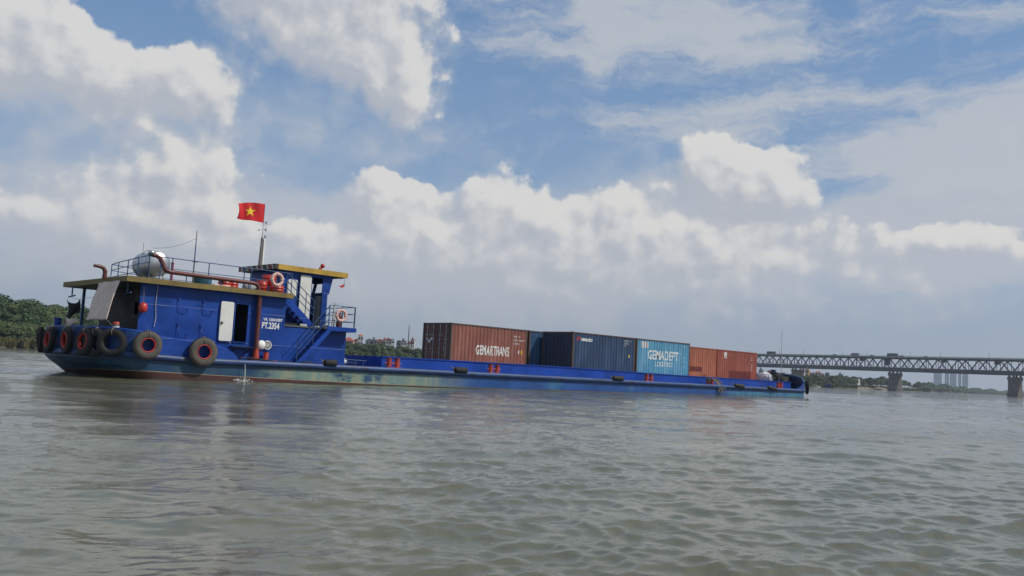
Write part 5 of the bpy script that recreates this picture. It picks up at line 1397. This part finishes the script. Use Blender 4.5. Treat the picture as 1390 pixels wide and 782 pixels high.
# ------------------------------------------------------------------ boats by the right bank
p = ground(1124.5, 600, 0); v = Vector((p.x, p.y, 0)).normalized(); rzb = math.atan2(v.y, v.x)-PI/2
t = thing('moored_boat', 'small dark workboat moored at the right bank, right of the bow tyre', 'boat', p, rzb)
mb = MB(); mb.hexa([(-2.8,-1,-.3),(2.8,-1,-.3),(2.8,1,-.3),(-2.8,1,-.3)], [(-3.6,-1.3,.9),(3.8,-1.3,1.1),(3.8,1.3,1.1),(-3.6,1.3,.9)]); mb.build('hull', M['dark'], t, local=True)
mb = MB(); mb.box((-2.0,-1,.95),(1.6,1,2.3)); mb.build('cabin', M['blue'], t, local=True)
mb = MB(); mb.box((-2.3,-1.2,2.3),(1.9,1.2,2.45)); mb.build('roof', M['dark'], t, local=True)
p = ground(1108, 620, .2); t = thing('slender_boat', 'slender white boat drawn up on the right bank just beyond the bow', 'boat', p, rzb)
mb = MB(); mb.add([(-3.2,0,2.2),(-2.2,-.5,1.55),(2.6,-.5,-.1),(3.2,0,0),(2.6,.5,-.1),(-2.2,.5,1.55),(-2.0,0,1.1),(2.6,0,-.5)], [(0,1,6),(1,2,7,6),(2,3,7),(3,4,7),(4,5,6,7),(5,0,6),(0,5,4,3,2,1)]); mb.build('hull', M['bag'], t, local=True)
mb = MB(); mb.bar((-1,-.5,1.12),(-1,.5,1.12),.25,.06); mb.bar((1,-.5,.45),(1,.5,.45),.25,.06); mb.build('thwart', M['pole'], t, local=True)

# ------------------------------------------------------------------ sky, sun, haze
SUN_AZ = rad(142)     # world bearing of the sun measured from +Y towards +X
SUN_EL = rad(47)
sd = Vector((math.sin(SUN_AZ)*math.cos(SUN_EL), math.cos(SUN_AZ)*math.cos(SUN_EL), math.sin(SUN_EL)))
sl = bpy.data.lights.new('sun', 'SUN'); sl.energy = 3.4; sl.angle = rad(4); sl.color = (1., .95, .87)
so = bpy.data.objects.new('sun', sl); col.objects.link(so); so.rotation_euler = (-sd).to_track_quat('-Z', 'Y').to_euler()

W = bpy.data.worlds.new('World'); scene.world = W; W.use_nodes = True; nt = W.node_tree
for n_ in list(nt.nodes): nt.nodes.remove(n_)
STR = .1
def ae(px, py):
    v = direction(px, py); return (math.degrees(math.atan2(v.x, v.y)), math.degrees(math.atan2(v.z, math.hypot(v.x, v.y))))
PPD = 1160*rad(1)   # photo pixels per degree
# cloud masses by direction: (px, py, rx, ry, rot deg, weight)
CUM = [(30,55,150,62,14,.80),(150,95,120,56,16,.80),(265,110,78,40,8,.95),(-90,30,150,80,0,.8),
 (400,20,130,75,10,.95),(500,50,110,80,20,1.),(555,125,62,50,40,.95),(440,-60,160,90,0,.9),
 (268,212,66,34,0,.85),(190,228,60,30,0,.55),(170,285,130,58,-6,.80),(285,285,70,60,0,.55),(60,335,120,48,0,.45),
 (515,262,62,34,0,.95),(682,262,56,44,0,1.05),(600,300,120,50,0,.85),(750,305,95,48,-8,.9),(845,268,48,30,0,.65),(850,325,110,42,0,.80),(680,352,170,46,0,.6),(520,335,110,48,0,.55),(415,330,80,44,0,.45),(960,345,110,40,8,.85),
 (972,212,46,32,0,1.05),(1035,238,80,36,6,1.),(985,250,80,30,0,.65),
 (1262,318,90,24,0,.42),(1350,325,110,26,0,.46),(1155,365,110,34,0,.42),(980,410,120,26,0,.3),(620,375,230,66,0,.50),(900,378,220,52,0,.52),(1010,300,130,44,0,.45),(230,340,170,60,0,.42),(1010,285,110,36,0,.42),(1220,335,150,40,0,.22)]
THIN = [(870,165,150,20,-3,.6),(1000,148,170,18,-3,.75),(940,188,150,26,-4,.6),(1140,135,130,18,-3,.6),(850,45,200,60,5,.75),(1000,60,150,46,10,.65),(740,66,120,18,0,.6),(900,-10,250,60,0,.7),(1260,215,170,26,-6,.85),(1330,180,150,40,-14,.85),(1400,215,150,60,-10,.8),(1330,10,130,26,0,.7),(1480,180,200,90,0,.8),(1060,200,90,22,0,.55),(640,190,90,20,0,.2)]
SOFT = [(230,170,230,60,0,.45),(90,140,200,60,0,.35),(380,160,160,50,0,.40),(540,150,110,60,0,.4),(60,250,160,60,0,.55),(350,290,200,60,0,.60),(120,360,300,80,0,.8),(500,380,300,80,0,.8),(900,380,340,90,0,.8),
 (840,260,90,50,0,.65),(1010,290,120,50,0,.75),(1180,320,170,44,0,.85),(1330,345,240,70,0,.95),(1380,280,110,40,0,.55),(1390,215,130,60,0,.55),(680,330,300,80,0,.7),(940,70,260,70,0,.35)]
PPD = 1160*rad(1)   # photo pixels per degree
def vnoise(gt, vec, scale, detail, rough, sx=(1,1,1)):
    if sx != (1,1,1):
        mp = N(gt, 'ShaderNodeMapping'); mp.inputs['Scale'].default_value = sx; gt.links.new(vec, mp.inputs[0]); vec = mp.outputs[0]
    n_ = N(gt, 'ShaderNodeTexNoise', noise_dimensions='2D'); n_.inputs['Scale'].default_value = scale; n_.inputs['Detail'].default_value = detail; n_.inputs['Roughness'].default_value = rough
    gt.links.new(vec, n_.inputs['Vector']); return n_
def vma(gt, op, a, b):
    n_ = N(gt, 'ShaderNodeVectorMath', operation=op)
    for i, x in enumerate((a, b)):
        if isinstance(x, (tuple, float, int)): n_.inputs[i].default_value = x if isinstance(x, tuple) else (x,x,x)
        else: gt.links.new(x, n_.inputs[i])
    return n_.outputs[0]
def field(g, blobs, vec, inflate=1.0):
    acc = None
    for (px, py, rx, ry, rot, wgt) in blobs:
        az, el = ae(px, py)
        mp = N(g, 'ShaderNodeMapping', vector_type='TEXTURE')
        mp.inputs['Location'].default_value = (az, el, 0); mp.inputs['Rotation'].default_value = (0, 0, -rad(rot+2.9))
        sx_ = 1/max(.6, math.cos(rad(el)))
        mp.inputs['Scale'].default_value = (rx/PPD*1.35*sx_*inflate, ry/PPD*1.35*inflate, 1)
        g.links.new(vec, mp.inputs[0])
        gr = N(g, 'ShaderNodeTexGradient', gradient_type='SPHERICAL'); g.links.new(mp.outputs[0], gr.inputs[0])
        acc = math_(g, 'MULTIPLY', gr.outputs[1], wgt) if acc is None else math_(g, 'MULTIPLY_ADD', gr.outputs[1], wgt, acc)
    return acc
def new_group(name, outs):
    g = bpy.data.node_groups.new(name, 'ShaderNodeTree')
    g.interface.new_socket('Vector', in_out='INPUT', socket_type='NodeSocketVector')
    for o in outs: g.interface.new_socket(o, in_out='OUTPUT', socket_type='NodeSocketFloat')
    return g, g.nodes.new('NodeGroupInput').outputs[0], g.nodes.new('NodeGroupOutput')
g, v0, go = new_group('CumulusField', ['Density'])
wn = vnoise(g, v0, .20, 4, .55); w1 = vma(g, 'MULTIPLY', vma(g, 'SUBTRACT', wn.outputs['Color'], (.5,.5,.5)), (3.6, 2.8, 0))
vw = vma(g, 'ADD', v0, w1)
B = math_(g, 'MINIMUM', math_(g, 'MULTIPLY', field(g, CUM, vw), 1.2), 1.3)
w2 = vma(g, 'ADD', v0, vma(g, 'MULTIPLY', vma(g, 'SUBTRACT', vnoise(g, v0, .9, 4, .6).outputs['Color'], (.5,.5,.5)), (.95, .95, 0)))
def billow(scale, smooth=.35):
    vo = N(g, 'ShaderNodeTexVoronoi', feature='SMOOTH_F1', voronoi_dimensions='2D'); vo.inputs['Scale'].default_value = scale; vo.inputs['Smoothness'].default_value = smooth
    g.links.new(w2, vo.inputs['Vector']); return math_(g, 'SUBTRACT', .42, vo.outputs['Distance'])
bl = math_(g, 'ADD', math_(g, 'MULTIPLY', billow(.30), .40), math_(g, 'ADD', math_(g, 'MULTIPLY', billow(.75), .30), math_(g, 'MULTIPLY', billow(1.9), .06)))
fb = math_(g, 'SUBTRACT', vnoise(g, v0, .42, 8, .56).outputs[0], .5)
sp = N(g, 'ShaderNodeSeparateXYZ'); g.links.new(v0, sp.inputs[0])
far_n = mapr(g, vnoise(g, v0, .06, 3, .5).outputs[0], .42, .62, 0, .8)
hi = mapr(g, sp.outputs[1], 28, 35, 0, 1)
side = mapr(g, math_(g, 'ABSOLUTE', math_(g, 'SUBTRACT', sp.outputs[0], 44.)), 40, 52, 0, 1)
Bt = math_(g, 'MULTIPLY_ADD', math_(g, 'MAXIMUM', hi, side), far_n, B)
D = math_(g, 'ADD', math_(g, 'ADD', Bt, bl), math_(g, 'MULTIPLY', fb, .80))
g.links.new(D, go.inputs[0])
g2, v0, go = new_group('VeilField', ['Thin', 'Soft'])
wn = vnoise(g2, v0, .18, 5, .6); vw = vma(g2, 'ADD', v0, vma(g2, 'MULTIPLY', vma(g2, 'SUBTRACT', wn.outputs['Color'], (.5,.5,.5)), (5.5, 2.6, 0)))
Tn = field(g2, THIN, vw, 1.15)
st_ = math_(g2, 'SUBTRACT', vnoise(g2, vw, .42, 9, .66, (.5, 2.0, 1)).outputs[0], .5)
g2.links.new(math_(g2, 'ADD', Tn, math_(g2, 'MULTIPLY', st_, 2.0)), go.inputs[0])
Sf = field(g2, SOFT, vw, 1.2)
sn = math_(g2, 'SUBTRACT', vnoise(g2, vw, .22, 6, .55, (.8, 1.4, 1)).outputs[0], .5)
pv_ = N(g2, 'ShaderNodeTexVoronoi', feature='SMOOTH_F1', voronoi_dimensions='2D'); pv_.inputs['Scale'].default_value = .45; pv_.inputs['Smoothness'].default_value = .4
g2.links.new(vw, pv_.inputs['Vector'])
sn = math_(g2, 'MULTIPLY_ADD', math_(g2, 'SUBTRACT', .42, pv_.outputs['Distance']), .35, math_(g2, 'MULTIPLY', sn, 1.25))
g2.links.new(math_(g2, 'ADD', Sf, sn), go.inputs[1])

tc = N(nt, 'ShaderNodeTexCoord'); sx = N(nt, 'ShaderNodeSeparateXYZ'); nt.links.new(tc.outputs['Generated'], sx.inputs[0])
az = math_(nt, 'MULTIPLY', math_(nt, 'ARCTAN2', sx.outputs[0], sx.outputs[1]), 180/PI)
el = math_(nt, 'MULTIPLY', math_(nt, 'ARCSINE', sx.outputs[2]), 180/PI)
cx = N(nt, 'ShaderNodeCombineXYZ'); nt.links.new(az, cx.inputs[0]); nt.links.new(el, cx.inputs[1])
def cf(gr_, off=None):
    n_ = N(nt, 'ShaderNodeGroup'); n_.node_tree = gr_
    nt.links.new(vma(nt, 'ADD', cx.outputs[0], off) if off else cx.outputs[0], n_.inputs[0]); return n_.outputs
d0 = cf(g)[0]; d1 = cf(g, (.60, .90, 0.))[0]; ve = cf(g2)
grad = math_(nt, 'SUBTRACT', d0, d1)
lit = mapr(nt, grad, -.34, .52)
hard = mapr(nt, d0, .34, .60); soft = mapr(nt, d0, .10, .95)
mx = N(nt, 'ShaderNodeMix'); nt.links.new(mapr(nt, grad, .06, .36), mx.inputs[0]); nt.links.new(soft, mx.inputs[2]); nt.links.new(hard, mx.inputs[3]); cov = mx.outputs[0]
def rgb(*c): return tuple(x/STR for x in c)
GREY, WHITE, LOWG = rgb(.45,.478,.535), rgb(.71,.70,.68), rgb(.345,.385,.435)
sky = N(nt, 'ShaderNodeTexSky', sky_type='NISHITA'); sky.sun_disc = False; sky.sun_elevation = SUN_EL; sky.sun_rotation = SUN_AZ
sky.air_density = 1.0; sky.dust_density = .8; sky.ozone_density = 1.6
skc = mixc(nt, .60, sky.outputs[0], rgb(.145, .285, .53))
skc = mixc(nt, mapr(nt, el, 3, 27, .75, .0), skc, rgb(.29, .40, .55))
c_ = mixc(nt, mapr(nt, ve[1], .12, 1.05, 0, .85), skc, mixc(nt, mapr(nt, ve[1], .4, 1.3), rgb(.385,.455,.56), rgb(.49,.515,.565)))
c_ = mixc(nt, mapr(nt, ve[0], .15, 1.30, 0, .85), c_, rgb(.50,.53,.575))
cc = mixc(nt, lit, GREY, WHITE)
c_ = mixc(nt, math_(nt, 'MULTIPLY', cov, mapr(nt, el, 2., 10, .35, .93)), c_, cc)
c_ = mixc(nt, mapr(nt, el, 0., 8., .85, 0), c_, LOWG)
below = mixc(nt, mapr(nt, el, -1.5, 0., 1, 0), c_, rgb(.10,.10,.09))
bg = N(nt, 'ShaderNodeBackground'); bg.inputs[1].default_value = STR; nt.links.new(below, bg.inputs[0])
ow = N(nt, 'ShaderNodeOutputWorld'); nt.links.new(bg.outputs[0], ow.inputs[0])
W.cycles.sampling_method = 'MANUAL'; W.cycles.sample_map_resolution = 512

# haze: one closed box of thin even air round camera and scene
mb = MB(); mb.box((-5200, -5200, -7.5), (5200, 5200, 90))
m = bpy.data.materials.new('river haze'); m.use_nodes = True; nt2 = m.node_tree
for n_ in list(nt2.nodes): nt2.nodes.remove(n_)
pv = N(nt2, 'ShaderNodeVolumePrincipled'); pv.inputs['Color'].default_value = (.80, .88, 1., 1); pv.inputs['Density'].default_value = .00015; pv.inputs['Anisotropy'].default_value = .2
om = N(nt2, 'ShaderNodeOutputMaterial'); nt2.links.new(pv.outputs[0], om.inputs['Volume'])
hz = mb.build('haze', m, None); tag(hz, 'thin pale haze over the river', 'haze', None, 'stuff')

vs_ = scene.view_settings; vs_.view_transform = 'Standard'; vs_.look = 'None'; vs_.exposure = 0; vs_.gamma = 1
scene.render.engine = 'CYCLES'
scene.cycles.max_bounces = 6; scene.cycles.volume_bounces = 0; scene.cycles.transparent_max_bounces = 6
scene.cycles.use_denoising = True
